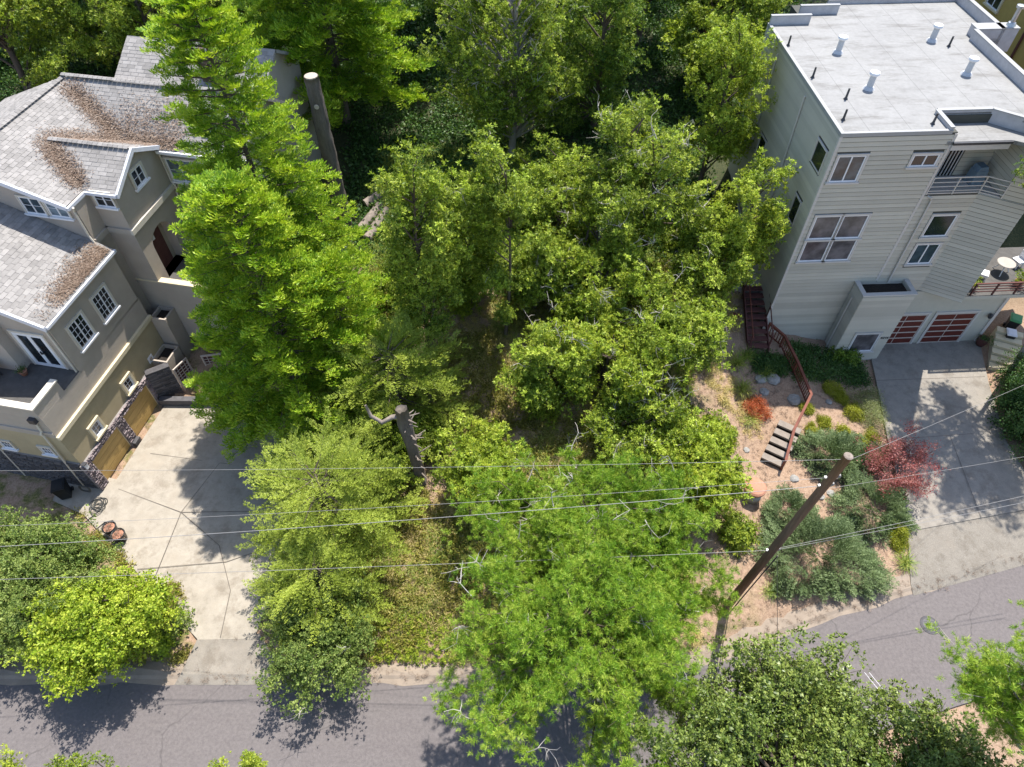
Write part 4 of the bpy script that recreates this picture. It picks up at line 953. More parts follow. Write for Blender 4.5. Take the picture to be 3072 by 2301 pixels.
bt('bay_tree', 'broad yellow-green bay with bare grey twigs in its middle', 'tree', (8.2, 33.8), (8.0, 34.6, 10.2), (3.5, 3.2, 5.4), 'bay', 66, 24, .92, 25, .2, dead=70, stems=2, limbs=20, zmin=-.6)
bt('bay_tree', 'yellow-green bay leaning against the upper wall of the flat-roofed house', 'tree', (12.2, 38.4), (12.2, 38.4, 12.6), (2.4, 2.5, 5.2), 'bay_bright', 44, 22, .85, 26, .18, limbs=20, zmin=-.7)
bt('bay_tree', 'bright bay tree beside the red stairs and the house wall', 'tree', (12.9, 31.2), (13.1, 31.0, 9.0), (1.6, 1.8, 4.2), 'bay_bright', 40, 24, .72, 27, .14, limbs=20, zmin=-.8)
bt('bay_tree', 'low spreading bay in the middle of the empty lot', 'tree', (5.3, 24.2), (5.4, 24.4, 5.6), (3.0, 3.0, 3.0), 'bay_bright', 58, 22, .8, 28, .15, dead=30, stems=3, limbs=16)
bt('bay_tree', 'rounded bay joined to the low spreading one, uphill side', 'tree', (5.0, 28.3), (5.0, 28.2, 7.2), (3.2, 2.6, 3.0), 'bay_bright', 56, 24, .8, 29, .15, dead=24, stems=2, limbs=16)
bt('bay_tree', 'rounded bay at the lot edge above the dry path by the stairs', 'tree', (8.5, 25.6), (8.5, 25.6, 6.2), (2.8, 2.8, 3.0), 'bay', 56, 24, .8, 30, .15, dead=26, stems=2, limbs=16)
bt('bay_tree', 'thin-leaved bay with many bare twigs below the rounded bays', 'tree', (5.8, 21.2), (5.8, 21.4, 3.8), (3.4, 2.2, 2.0), 'bay', 38, 20, .8, 31, .13, dead=36, stems=2, limbs=16)
bt('bay_tree', 'small bay on the lot side of the dry grassy strip', 'tree', (1.9, 23.4), (1.9, 23.5, 5.0), (1.5, 1.6, 2.6), 'bay', 32, 22, .7, 32, .12, dead=6, zmin=-.6)
bt('bay_tree', 'narrow bay at the upper end of the dry grassy strip', 'tree', (1.4, 29.2), (1.5, 29.2, 7.8), (1.5, 1.5, 3.2), 'bay', 34, 22, .7, 40, .11, dead=6, zmin=-.6)
bt('bay_tree', 'bushy bay beside the clay-capped concrete cylinder', 'tree', (9.0, 18.0), (8.9, 18.3, 3.5), (1.9, 2.7, 2.4), 'bay_bright', 54, 24, .7, 33, .12, stems=2, limbs=14)
bt('bay_tree', 'low light green bay next to the dead trunk', 'tree', (-1.2, 18.4), (-1.2, 18.6, 3.6), (1.7, 1.9, 1.8), 'bay_bright', 32, 24, .62, 34, .11, limbs=12)
bt('bay_tree', 'thin bay rising between the two slim bays', 'tree', (-2.3, 29.4), (-2.3, 29.6, 8.4), (1.7, 1.6, 3.6), 'bay', 40, 22, .6, 35, .1, dead=8, zmin=-.7)
bt('bay_tree', 'loose bay in the thicket behind the rounded bays', 'tree', (3.0, 32.6), (3.0, 32.6, 8.6), (2.6, 2.2, 3.2), 'bay', 50, 22, .7, 36, .12, dead=12, stems=2, zmin=-.6)
bt('bay_tree', 'bay with sparse top beside the dry path above the stairs', 'tree', (10.6, 29.2), (10.6, 29.4, 7.0), (1.9, 1.9, 2.8), 'bay', 36, 22, .7, 37, .11, dead=8, zmin=-.6)
bt('bay_tree', 'undergrowth bay below the feathery cedar', 'tree', (-6.8, 19.6), (-6.8, 19.6, 2.9), (2.2, 2.0, 1.7), 'bay', 26, 20, .7, 39, .09, stems=2, zmin=-.3)
conifer('cedar_tree', 'olive feathery cedar with long horizontal sprays above the dead trunk', (-6.2, 22.9), h1(-6.2, 22.9), 3.6, 7.8, 3.4, 'cedar', 46, 41, step=.36, power=.35, droop=.05, tr=.16)
conifer('cedar_tree', 'olive feathery cedar overhanging the driveway edge below the redwoods', (-8.9, 16.4), h1(-8.9, 16.4), 2.2, 6.8, 3.4, 'cedar', 46, 42, step=.36, power=.35, droop=.05, tr=.15)
conifer('cedar_tree', 'small drooping cedar over the roadside shrub', (-8.8, 13.0), h1(-8.8, 13.0), 1.6, 4.6, 2.3, 'cedar', 30, 43, step=.36, power=.4, droop=.1, tr=.1)
bt('roadside_shrub', 'tall olive green shrub overhanging the road beside the left driveway', 'shrub', (-9.0, 10.9), (-9.2, 10.7, 2.0), (2.3, 1.9, 1.7), 'small', 58, 24, .72, 44, .08, dead=6, stems=3, limbs=10)
bt('pine_tree', 'wide pine with long needles overhanging the road in front of the lot', 'tree', (3.4, 11.4), (2.4, 9.0, 6.4), (4.5, 4.2, 2.6), 'pine', 92, 20, .9, 45, .2, dead=34, limbs=40, zmin=-.15, sc_=1.25)
bt('pine_tree', 'pine on the lot slope uphill of the roadside pine', 'tree', (3.6, 15.6), (3.4, 14.6, 5.2), (4.2, 2.6, 2.4), 'pine', 66, 20, .9, 53, .18, dead=34, limbs=30, zmin=-.15, sc_=1.25)
bt('pine_tree', 'pine beside the utility pole with twisted dead twigs', 'tree', (6.9, 13.4), (6.8, 12.8, 4.6), (2.1, 2.3, 2.0), 'pine', 42, 20, .9, 54, .15, dead=18, limbs=30, zmin=-.2, sc_=1.25)
bt('pine_tree', 'high pine with sparse needles over the road, across from the gritty apron', 'tree', (17.4, 2.8), (16.4, 4.4, 12.0), (2.6, 2.8, 2.5), 'pine', 70, 18, .8, 46, .2, dead=0, limbs=34, zmin=-.3, sc_=1.1, bark='bark_pale')
bt('oak_tree', 'grey-green oak covering the road bend with dense small leaves', 'tree', (8.9, 3.2), (9.6, 4.9, 6.2), (3.8, 3.2, 2.5), 'oak', 100, 26, .85, 47, .25, dead=0, limbs=30, zmin=-.2)
bt('oak_tree', 'darker oak under the sparse high pine', 'tree', (13.8, 2.6), (13.6, 4.0, 5.6), (3.4, 2.9, 2.4), 'oak', 76, 26, .85, 48, .22, dead=0, limbs=24, zmin=-.2)
bt('leafy_tree', 'dense green tree beside the lower corner of the stucco house', 'tree', (-22.9, 15.4), (-23.2, 15.3, 2.9), (2.8, 3.2, 2.2), 'small', 84, 26, .8, 49, .12, stems=2, limbs=16)
bt('leafy_tree', 'lime green tree overhanging the road beside the left driveway', 'tree', (-18.8, 12.0), (-18.8, 11.5, 3.0), (2.5, 1.9, 1.9), 'lime', 84, 26, .72, 50, .12, stems=2, limbs=18)
bt('leafy_tree', 'green tree left of the lime green one, at the road', 'tree', (-23.6, 11.9), (-23.6, 11.8, 2.6), (2.6, 2.2, 2.2), 'small', 60, 26, .8, 51, .12, limbs=14)
bt('leafy_tree', 'shade tree on the far side of the right driveway beside the small stair', 'tree', (31.0, 27.4), (27.9, 27.3, 15.6), (3.4, 3.6, 2.4), 'bay_dark', 60, 24, 1.0, 52, .2, bark='bark_pale', limbs=24)
# wooded hillside behind the houses
wood = [(-34, 46, 15.0, 4.0, 5.5, 'bay', 'pale leafy tree behind the left end of the stucco house'), (-28.5, 50, 14, 4.2, 5.5, 'bay', 'dark leafy tree close behind the main shingle roof'),
        (-23.5, 46.5, 13.6, 3.0, 3.8, 'bay', 'yellow-green tree just behind the roof ridge of the stucco house'), (-20, 53, 15, 4.0, 6, 'conifer', 'dark tree behind the wooden chimney'),
        (-39, 55, 18, 5, 7, 'bay_dark', 'dark tree far behind the pale leafy tree'), (-30, 60, 18, 5, 7, 'bay_dark', 'dark tree at the wood edge uphill of the stucco house'),
        (-4.8, 55, 17, 4.5, 7, 'bay', 'shaded tree uphill of the dark conifer'), (2.5, 57, 18, 4.2, 7, 'bay', 'tree uphill of the pale-branched bay'), (9.5, 53, 15.5, 3.6, 5.5, 'bay', 'tree in the thicket left of the board fence'),
        (14.0, 48, 12.2, 3.0, 4.0, 'bay', 'dark leafy bush tree in front of the board fence'), (-15, 62, 19, 5, 8, 'bay_dark', 'dark tree uphill behind the conifer'), (11, 64, 19, 5, 7, 'bay_dark', 'dark tree uphill behind the thicket'),
        (-47, 48, 15, 5, 7, 'bay_dark', 'dark tree at the far end of the wood beyond the stucco house'), (22, 66, 20, 5, 7, 'bay_dark', 'dark tree uphill behind the board fence')]
for i, (x, y, zc, rr, rz, key, lab) in enumerate(wood):
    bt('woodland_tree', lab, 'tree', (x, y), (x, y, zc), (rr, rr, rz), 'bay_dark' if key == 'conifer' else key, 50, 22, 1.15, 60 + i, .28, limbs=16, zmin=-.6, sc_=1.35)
#@@PART3
# ------------------------------------------------------------------ undergrowth on the lot (nobody could count it)
def area_points(n, x0, x1, y0, y1, r, mask=None):
    x = r.uniform(x0, x1, n); y = r.uniform(y0, y1, n); k = np.ones(n, bool)
    for P in PAVED: k &= ~inpoly(x, y, [(p[0], p[1]) for p in P])
    k &= (y - yk(x)) > .75
    if mask is not None: k &= mask(x, y)
    x, y = x[k], y[k]; return np.stack([x, y, hgt(x, y) + .02], 1)
def patchy(x, y, s=.45, t=0.0, ph=0): return (np.sin(x * s + ph) * np.cos(y * s * 1.3 - ph) + .6 * np.sin(x * s * 2.3 + 1 + ph) * np.sin(y * s * 2.1 + 2)) > t
def carpet(name, label, cat, key, P, r, smin, smax):
    N = np.stack([r.normal(0, .25, len(P)), r.normal(-.08, .25, len(P)), np.ones(len(P))], 1)
    o = scatter(name, key, P, rot_z_to(N, r), r.uniform(smin, smax, len(P))); ROTZ = o.data.attributes['rot']
    return tag(o, label, cat)
rr_ = np.random.default_rng(91)
lotm = lambda x, y: (x > -10.5 + .0 * y) & (x < 8.6 + .16 * np.clip(y - 14, 0, 12))
carpet('weeds', 'yellow-green weeds covering the sloping empty lot', 'weeds', 'weed', area_points(9000, -11.5, 12.5, 10, 33, rr_, lambda x, y: lotm(x, y) & patchy(x, y, .5, -.25)), rr_, .8, 1.7)
carpet('roadside_weeds', 'bright green weeds along the kerb at the foot of the lot', 'weeds', 'bay_bright', area_points(520, -6.8, 1.5, 10.0, 12.2, rr_), rr_, .35, .7)
carpet('dry_grass', 'dry straw-coloured grass in the clearings of the lot', 'grass', 'dry_grass', area_points(9000, -11, 14, 10, 33, rr_, lambda x, y: patchy(x, y, .6, -.1, 2) & ((x < 9) | (y > 22))), rr_, .7, 1.4)
carpet('green_grass', 'green grass tufts between the trees on the lot', 'grass', 'grass', area_points(4500, -11, 12, 10, 33, rr_, lambda x, y: lotm(x, y) & patchy(x, y, .55, .05, 4)), rr_, .6, 1.2)
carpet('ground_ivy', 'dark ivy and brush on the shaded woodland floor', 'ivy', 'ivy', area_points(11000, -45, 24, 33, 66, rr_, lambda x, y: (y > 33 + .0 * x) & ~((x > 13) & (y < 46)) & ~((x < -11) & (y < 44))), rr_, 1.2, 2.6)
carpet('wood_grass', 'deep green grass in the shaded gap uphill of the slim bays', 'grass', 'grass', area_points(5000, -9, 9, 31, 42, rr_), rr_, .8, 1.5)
carpet('leaf_litter', 'brown leaf litter along the kerb and under the trees', 'litter', 'litter', np.concatenate([area_points(2600, -26, 16, 10, 31, rr_), np.stack([(kx := rr_.uniform(-16, 27, 420)), yk(kx) + rr_.normal(.3, .25, 420), np.full(420, .12)], 1)]), rr_, .25, .6)
carpet('garden_litter', 'brown leaf litter strewn over the garden mulch', 'litter', 'litter', area_points(2200, 9.5, 21, 12.5, 27, rr_), rr_, .22, .5)
carpet('verge_plants', 'mixed weeds between the left driveway and the lime green tree', 'weeds', 'weed', area_points(900, -25, -15, 10.2, 18, rr_, lambda x, y: patchy(x, y, .9, -.2, 1)), rr_, .8, 1.5)
carpet('garden_cover', 'green ground cover in the bed before the entry volume', 'plants', 'ivy', np.concatenate([area_points(420, 16.6, 21.6, 26.0, 28.6, rr_), area_points(160, 14.2, 16.4, 26.2, 27.4, rr_)]), rr_, .7, 1.2)
def shrub(name, label, xy, rad, key, n, seed, cat='shrub', group=None, z0=.0, sc_=1.0, stem='bark', nst=4, up=.5):
    r = np.random.default_rng(seed); bz = h1(*xy); T = empty(name, (xy[0], xy[1], bz), 0, label, cat, group); rad = np.array(rad, float)
    d = unit(r.normal(0, 1, (n, 3))); d[:, 2] = np.abs(d[:, 2]); lump = 1 + .42 * np.sin(d[:, 0] * 5 + seed) * np.cos(d[:, 1] * 4 + seed * 2)
    P = d * rad * (r.uniform(.45, 1.0, n) ** .5 * lump)[:, None] + np.array([0, 0, z0]); P[:, 2] += hgt(P[:, 0] + xy[0], P[:, 1] + xy[1]) - bz
    if key in ('juniper', 'cedar', 'redwood'): ROT = rot_x_to(d * [1, 1, .35] + [0, 0, .15], r)
    else: ROT = rot_z_to(d * .6 + [0, 0, up], r)
    scatter('foliage', key, P, ROT, sc_ * r.uniform(.75, 1.25, n), T); mb = MB()
    for i in range(nst):
        q = P[r.integers(0, n)] * .85; mb.tube(bend((0, 0, -.1), q, r, .12, 4), [.03, .025, .018, .01], 4, False)
    tag(mb.build('stems', stem, T), kind='stuff'); return T
sap = [(-3.0, 29.6), (1.8, 31.0), (-6.4, 27.6), (11.0, 21.6), (10.8, 28.4), (-4.4, 21.4), (7.6, 30.4), (-6.6, 30.6), (11.4, 16.2), (-2.6, 32.0), (10.6, 34.6), (4.2, 36.5), (-3.4, 36.0)]
for i, p in enumerate(sap):
    q = 1 + .25 * math.sin(i * 2.1)
    shrub('bay_sapling', 'knee-high bay sapling growing in the weeds of the empty lot', p, (1.15 * q, 1.1 * q, 1.25 * q), 'bay' if i % 3 else 'bay_bright', 80, 100 + i, group='bay saplings scattered over the empty lot')
# ------------------------------------------------------------------ garden of the flat-roofed house
shrub('juniper', 'largest grey-green spreading juniper, between utility pole and road', (15.6, 15.3), (2.6, 1.7, .95), 'juniper', 950, 130, sc_=1.3)
shrub('juniper', 'silver-green juniper beside the garden steps', (17.75, 20.9), (1.6, 1.0, .6), 'juniper', 480, 131, sc_=1.25)
shrub('juniper', 'dark juniper under the red maple', (19.3, 17.9), (1.5, 1.3, .85), 'juniper', 520, 132, sc_=1.25)
shrub('juniper', 'low juniper right behind the utility pole top', (19.4, 21.0), (1.2, .6, .45), 'juniper', 240, 133, sc_=1.2)
shrub('juniper', 'small juniper near the clay-capped cylinder', (14.6, 17.6), (.9, .7, .55), 'juniper', 240, 134, sc_=1.2)
bt('maple_tree', 'red-leaved Japanese maple beside the right driveway', 'tree', (20.7, 19.6), (20.8, 19.9, 1.75), (1.5, 1.5, .5), 'maple_red', 30, 8, .5, 135, .05, limbs=20, zmin=-.1)
shrub('maple_shrub', 'round orange-red maple shrub above the garden steps', (14.0, 23.7), (.75, .7, .7), 'maple_orange', 90, 136)
shrub('pale_shrub', 'pale flowering shrub at the edge of the right driveway', (20.9, 24.2), (.95, 1.5, .7), 'pale', 190, 137)
for i, (x, y, q) in enumerate([(19.0, 25.5, .55), (19.9, 24.0, .6), (19.4, 25.0, .4), (17.9, 23.1, .38), (17.1, 23.9, .32), (19.8, 21.9, .5), (20.6, 22.4, .48), (18.9, 22.6, .42), (17.0, 22.5, .38), (18.2, 21.9, .32)]):
    shrub('golden_shrub', 'small clipped yellow-green shrub in the mulched bed', (x, y), (q, q, q * .9), 'gold', 70, 140 + i, group='yellow-green shrubs in the mulched bed')
shrub('golden_shrub', 'yellow broom at the lower corner of the gritty apron', (20.1, 16.4), (.5, .8, .7), 'gold', 100, 151)
shrub('hedge_shrub', 'dark shrub against the entry volume window', (20.6, 28.1), (.9, .5, .8), 'bay_dark', 60, 152)
for i, (x, y, q) in enumerate([(13.2, 26.4, 1.1), (13.9, 27.0, .9), (13.4, 24.9, 1.0), (13.4, 23.0, .7), (20.0, 15.0, .8), (12.7, 13.4, .7), (15.0, 26.0, .7)]):
    T = empty('grass_tuft', (x, y, h1(x, y)), 0, 'arching clump of strap-leaved grass in the garden', 'grass', 'strap-leaved grass clumps in the garden')
    r = np.random.default_rng(160 + i); P = r.normal(0, .12, (7, 3)) * [1, 1, 0]; scatter('blades', 'long_grass', P, np.stack([r.normal(0, .1, 7), r.normal(0, .1, 7), r.uniform(0, 6, 7)], 1), q * r.uniform(.8, 1.1, 7), T)
    MB().lathe([(.10, -.1), (.09, .06), (.02, .09)], n=8).build('crown_base', 'dark_soil', T)
bt('ivy_hedge', 'dark ivy hedge along the far edge of the right driveway', 'hedge', (30.3, 23.2), (30.4, 22.8, 1.4), (1.5, 4.4, 1.3), 'ivy', 70, 24, .75, 170, .06, limbs=10, zmin=-.2, sc_=1.2)
# shrubs along the left driveway edge
shrub('verge_shrub', 'orange and green shrub at the edge of the left driveway', (-18.1, 13.1), (.8, .6, .6), 'maple_orange', 26, 171, sc_=.8)
shrub('verge_shrub', 'loose green shrub where the left driveway bends', (-17.2, 13.0), (1.0, .9, .8), 'weed', 90, 172)
shrub('verge_shrub', 'grey-green shrub near the left apron', (-16.4, 11.9), (.8, .7, .7), 'small', 60, 173)
shrub('verge_shrub', 'small round bright shrub in the brown mulch by the left apron', (-16.4, 10.9), (.4, .4, .45), 'lime', 40, 174)
shrub('verge_shrub', 'yellow-green shrub under the edge of the lime green tree', (-17.6, 10.7), (.8, .6, .6), 'gold', 60, 175)
# rocks
rk = [(14.6, 25.7, .35), (15.4, 25.8, .45), (14.7, 24.9, .3), (16.4, 24.5, .42), (15.4, 19.6, .25), (16.6, 18.6, .22), (17.2, 18.8, .25), (18.0, 18.5, .25), (13.0, 21.2, .18), (18.6, 24.6, .2)]
for i, (x, y, q) in enumerate(rk):
    r = np.random.default_rng(180 + i); mb = MB(); prof = [(q * .8, -.06), (q, .03), (q * .85, q * .35), (q * .4, q * .5)]; mb.lathe(prof, n=9)
    mb.v = [tuple(np.array(v) * (1 + r.normal(0, .09, 3))) for v in mb.v]; o = mb.build('garden_rock', 'rock'); o.location = (x, y, h1(x, y)); tag(o, 'rounded grey rock set in the garden mulch', 'rock', 'grey rocks in the garden mulch')
# lower garden steps
d2 = np.array([.54, .84, 0]); p2_ = np.array([.84, -.54, 0]); s0 = np.array([13.75, 20.75, 0])
gs = empty('garden_steps', (13.75, 20.75, h1(13.75, 20.75)), 0, 'five pale concrete garden steps with dark blocks for the shadow under the treads beside a red handrail', 'steps')
b0 = h1(13.75, 20.75)
for i in range(5):
    o = d2 * (i * .52); MB().obox(o + np.array([0, 0, .12 + i * .17]), p2_ * 1.25, d2 * .40, (0, 0, .12)).build('tread', 'step_wood', gs)
    MB().obox(o + d2 * .08 + np.array([0, 0, -.25 + i * .17]), p2_ * 1.25, d2 * .30, (0, 0, .37)).build('riser', 'dark_soil', gs)  # near-black block stands in for the shadow gap below the tread
# railing
rl2 = empty('garden_railing', (14.5, 20.0, h1(14.5, 20)), 0, 'red-brown wooden railing with balusters beside the garden steps', 'railing')
org = np.array([14.5, 20.0, h1(14.5, 20)])
def gp(x, y, dz): return np.array([x, y, h1(x, y) + dz]) - org
poly = [(14.75, 20.15, .95), (15.6, 22.0, 1.0), (17.05, 24.2, 1.0), (16.75, 26.4, 1.0), (16.35, 28.2, 1.0), (15.55, 28.9, 1.0)]
for k_, ((x0, y0, e0), (x1, y1, e1)) in enumerate(zip(poly[:-1], poly[1:])):
    a_, b_ = gp(x0, y0, e0), gp(x1, y1, e1); dd_ = b_ - a_; nn_ = nz((-dd_[1], dd_[0], 0))
    MB().obox(a_ - nn_ * .07, dd_, nn_ * .14, (0, 0, .05)).build('handrail', 'red_wood', rl2)
    MB().obox(a_ - nn_ * .025 - np.array([0, 0, .14]), dd_, nn_ * .05, (0, 0, .1)).build('rail', 'red_wood', rl2)
    MB().obox(a_ - nn_ * .025 - np.array([0, 0, .85]), dd_, nn_ * .05, (0, 0, .1)).build('rail', 'red_wood', rl2)
    MB().obox(a_ + np.array([-.05, -.05, -1.3]), (.1, 0, 0), (0, .1, 0), (0, 0, 1.35)).build('post', 'red_wood', rl2)
    if k_ >= 1:
        nb = int(np.linalg.norm(dd_) / .17)
        for i in range(1, nb):
            q = a_ + dd_ * i / nb; MB().obox(q + np.array([-.02, -.02, -.84]), (.04, 0, 0), (0, .04, 0), (0, 0, .75)).build('baluster', 'red_wood', rl2)
MB().obox(gp(15.55, 28.9, -.3) + np.array([-.05, -.05, 0]), (.1, 0, 0), (0, .1, 0), (0, 0, 1.35)).build('post', 'red_wood', rl2)
# upper stair along the wall
us = empty('timber_stair', (14.2, 27.6, h1(14.2, 27.6)), 0, 'dark red timber stair climbing beside the tall house wall', 'stairs')
for i in range(9):
    MB().box(0, 1.15, i * .40, i * .40 + .36, .10 + i * .21, .17 + i * .21).build('tread', 'red_wood_dark', us); MB().box(.02, 1.13, i * .40 + .30, i * .40 + .34, -.1 + i * .21, .10 + i * .21).build('riser', 'red_wood_dark', us)
for x in (-.08, 1.16): MB().obox((x, -.1, -.15), (.06, 0, 0), (0, 3.8, 1.98), (0, 0, .3)).build('stringer', 'red_wood_dark', us)
MB().tube([(.02, .0, 1.0), (.02, 3.4, 2.8)], .035, 6).build('handrail', 'red_wood', us)
MB().tube([(1.19, .0, 1.0), (1.19, 3.4, 2.8)], .035, 6).build('handrail', 'red_wood_dark', us)
for (x, y) in ((.02, .1), (.02, 3.3), (1.19, .1), (1.19, 1.7), (1.19, 3.3)): MB().box(x - .04, x + .04, y - .04, y + .04, -.2, 1.0 + y * .53).build('post', 'red_wood_dark', us)
lnd = MB().box(13.6, 15.3, 31.2, 33.0, 2.0, 4.35).build('stair_landing', 'concrete_pale'); tag(lnd, 'grey concrete landing at the head of the timber stair', 'landing')
tm_ = MB().box(12.6, 13.9, 29.5, 29.75, 2.5, 3.6).build('timber_edging', 'red_wood'); tag(tm_, 'short timber retaining board by the timber stair', 'edging')
# clay-capped cylinder
cy = empty('clay_capped_cylinder', (12.75, 18.5, h1(12.75, 18.5)), 0, 'concrete cylinder with a domed terracotta lid in the mulch', 'cylinder')
MB().lathe([(.5, -.3), (.5, .75), (.46, .75)], n=24).build('body', 'concrete_pale', cy, True); MB().lathe([(.52, .74), (.58, .78), (.58, .90), (.50, .98), (.25, 1.05), (.02, 1.07)], n=24).build('lid', 'terracotta', cy)
# ------------------------------------------------------------------ utility pole and wires
pb = np.array([10.27, 12.53, h1(10.27, 12.53)]); pole = empty('utility_pole', pb, 0, 'leaning brown wooden utility pole in the mulch beside the road', 'utility pole')
ptop = np.array([11.15, 12.5, 14.0]) - pb
pm = MB().tube([ptop * f - np.array([0, 0, .5]) * (f == 0) for f in np.linspace(0, 1, 7)], list(np.linspace(.205, .155, 7)), 12).build('shaft', 'pole_wood', pole, True)
MB().lathe([(.16, 0), (.12, .03), (.02, .05)], tuple(ptop), 12).build('pole_cap', 'dead_wood', pole)
for f in (.48, .86, .90): 
    q = ptop * f; MB().box(q[0] - .24, q[0] + .24, q[1] - .04, q[1] + .04, q[2] - .04, q[2] + .04).build('bracket', 'metal_grey', pole); MB().lathe([(.05, 0), (.07, .06), (.04, .14)], (q[0] + .24, q[1], q[2] + .04), 8).build('insulator', 'wire_grey', pole)
MB().tube([ptop * .47 + np.array([.22, -.2, 0]), ptop * .2 + np.array([.2, -.2, 0]), np.array([.2, -.2, 0])], .03, 5).build('conduit', 'dark_metal', pole)
MB().tube([ptop * .48 + np.array([.1, -.3, .1]), np.array([2.0, -3.0, -.5])], .012, 4).build('guy_wire', 'dark_metal', pole)
def wire(label, p0, p1, sag=.35, rad=.017, n=18, grp='overhead wires'):
    p0, p1 = np.array(p0, float), np.array(p1, float)
    pts = [p0 + (p1 - p0) * f - np.array([0, 0, sag * 4 * f * (1 - f)]) for f in np.linspace(0, 1, n)]
    o = MB().tube(pts, rad * .45, 5).build('overhead_wire', 'wire_grey'); tag(o, label, 'wire', grp); return o
def pz(f): return tuple(pb + ptop * f)
def far(x0, y0, z0, a): return tuple(np.array(a) + (np.array([x0, y0, z0]) - np.array(a)) * 1.35)
A1 = pz(.48); wire('pale cable from the pole bracket leftwards over the lime green tree', A1, far(-19.68, 10.9, 8.0, A1), .25, .02)
A2 = pz(.86); wire('thick cable from near the pole top leftwards across the driveway', A2, far(-19.57, 11.89, 9.0, A2), .5, .026)
wire('thin cable running beside the thick cable across the driveway', pz(.90), far(-19.16, 12.24, 10, pz(.90)), .5, .015)
wire('topmost thin wire crossing in front of the redwoods', pz(.985), far(-19.83, 14.27, 10.5, pz(.985)), .3, .014)
for dz_, lab in ((0, 'lower cable of the bundle from the pole over the gritty apron'), (.14, 'upper cable of the bundle from the pole over the gritty apron')):
    wire(lab, tuple(np.array(A1) + [.1, 0, dz_]), far(21.7, 14.5 + dz_ * 1.5, 7.5 + dz_, A1), .15, .02)
wire('service wire crossing the lower half of the right driveway', pz(.84), far(22.32, 16.45, 8.0, pz(.84)), .1, .014)
wire('service wire crossing the upper half of the right driveway', pz(.97), far(23.27, 19.67, 9.0, pz(.97)), .1, .014)
# ------------------------------------------------------------------ trunks, stump, logs
def rough_tube(pts, rad, n, r, k=.08):
    mb = MB().tube(pts, rad, n); mb.v = [tuple(np.array(v) + r.normal(0, k * np.mean(rad), 3) * [1, 1, .3]) for v in mb.v]; return mb
r9 = np.random.default_rng(5)
sb = (-10.7, 35.6); sz = h1(*sb)
st = empty('cut_trunk', (*sb, sz), 0, 'tall bare grey trunk cut flat at the top beside the redwood', 'trunk')
rough_tube([(0, .01 * z_, z_) for z_ in np.linspace(-.4, 9.9, 34)], list(np.linspace(.52, .37, 34)), 22, r9, .07).build('bark', 'old_trunk', st, True)
MB().lathe([(.36, 9.86), (.35, 9.93), (.2, 9.95), (.02, 9.93)], (0, .1, 0), 16).build('cut_face', 'cut_wood', st)
MB().lathe([(.14, 0), (.13, .03), (.02, .03)], n=10).build('knot', 'cut_wood', st).matrix_local = __import__('mathutils').Matrix.Translation((.05, -.34, 8.4)) @ __import__('mathutils').Matrix.Rotation(R(90), 4, 'X')
for i, (x, y, a, L_) in enumerate([(-9.1, 36.0, 62, 2.4), (-8.6, 35.5, 66, 2.6), (-8.9, 37.6, 40, 1.6)]):
    z = h1(x, y) + .28; lg = empty('log', (x, y, z), 0, ['grey sawn log lying nearest the cut trunk', 'longer sawn log lying alongside', 'short bleached log above the two others'][i], 'log')
    d = np.array([math.cos(R(a)), math.sin(R(a)), .18]); rough_tube([d * L_ * f for f in (-.5, -.2, .2, .5)], [.30, .31, .29, .28], 12, r9, .05).build('bark', 'dead_wood', lg, True)
    MB().tube([d * -L_ * .508, d * -L_ * .498], .26, 12).build('cut_face', 'cut_wood', lg)
db = (-4.75, 18.7); dz0 = h1(*db); dt = empty('dead_trunk', (*db, dz0), 0, 'grey broken dead trunk with a bent limb and splintered stubs', 'trunk')
rough_tube([(0, 0, -.3), (-.05, .05, 1.5), (-.15, .1, 3.2), (-.3, .2, 5.0), (-.35, .3, 6.0)], [.34, .30, .30, .33, .26], 14, r9, .09).build('bark', 'old_trunk', dt, True)
MB().tube([(-.35, .3, 5.4), (-.8, .2, 5.5), (-1.3, .1, 5.2), (-1.8, .25, 5.5), (-2.0, .5, 6.0)], [.14, .12, .11, .09, .06], 8).build('limb', 'dead_wood', dt, True)
for i in range(24):
    z = r9.uniform(1.0, 5.6); a = r9.uniform(-1.6, 1.2); p = np.array([-.05 * z, .05 * z, z]); d = np.array([math.cos(a), math.sin(a), r9.uniform(.1, .6)]); MB().tube([p + d * .2, p + d * r9.uniform(.5, .95)], [.05, .015], 5).build('stub', 'dead_wood', dt)
# leaning thin bare stems inside the lot
for i, (p0, p1, lab) in enumerate([((-4.6, 23.0), (-3.9, 25.6, 9.5), 'dark leaning stem under the tall slim bay'), ((3.6, 29.0), (4.6, 31.5, 10.5), 'thin dark stem rising between the rounded bays')]):
    z = h1(*p0); T = empty('bare_stem', (*p0, z), 0, lab, 'stem'); q = np.array(p1) - np.array([*p0, z]); MB().tube(bend((0, 0, -.2), q, r9, .06, 6), list(np.linspace(.13, .04, 6)), 6).build('stem', 'bark', T, True); MB().tube(bend(q * .5, q * .5 + np.array([.9, .2, 1.2]), r9, .1, 4), [.06, .05, .03, .015], 5).build('branch', 'bark', T, True)
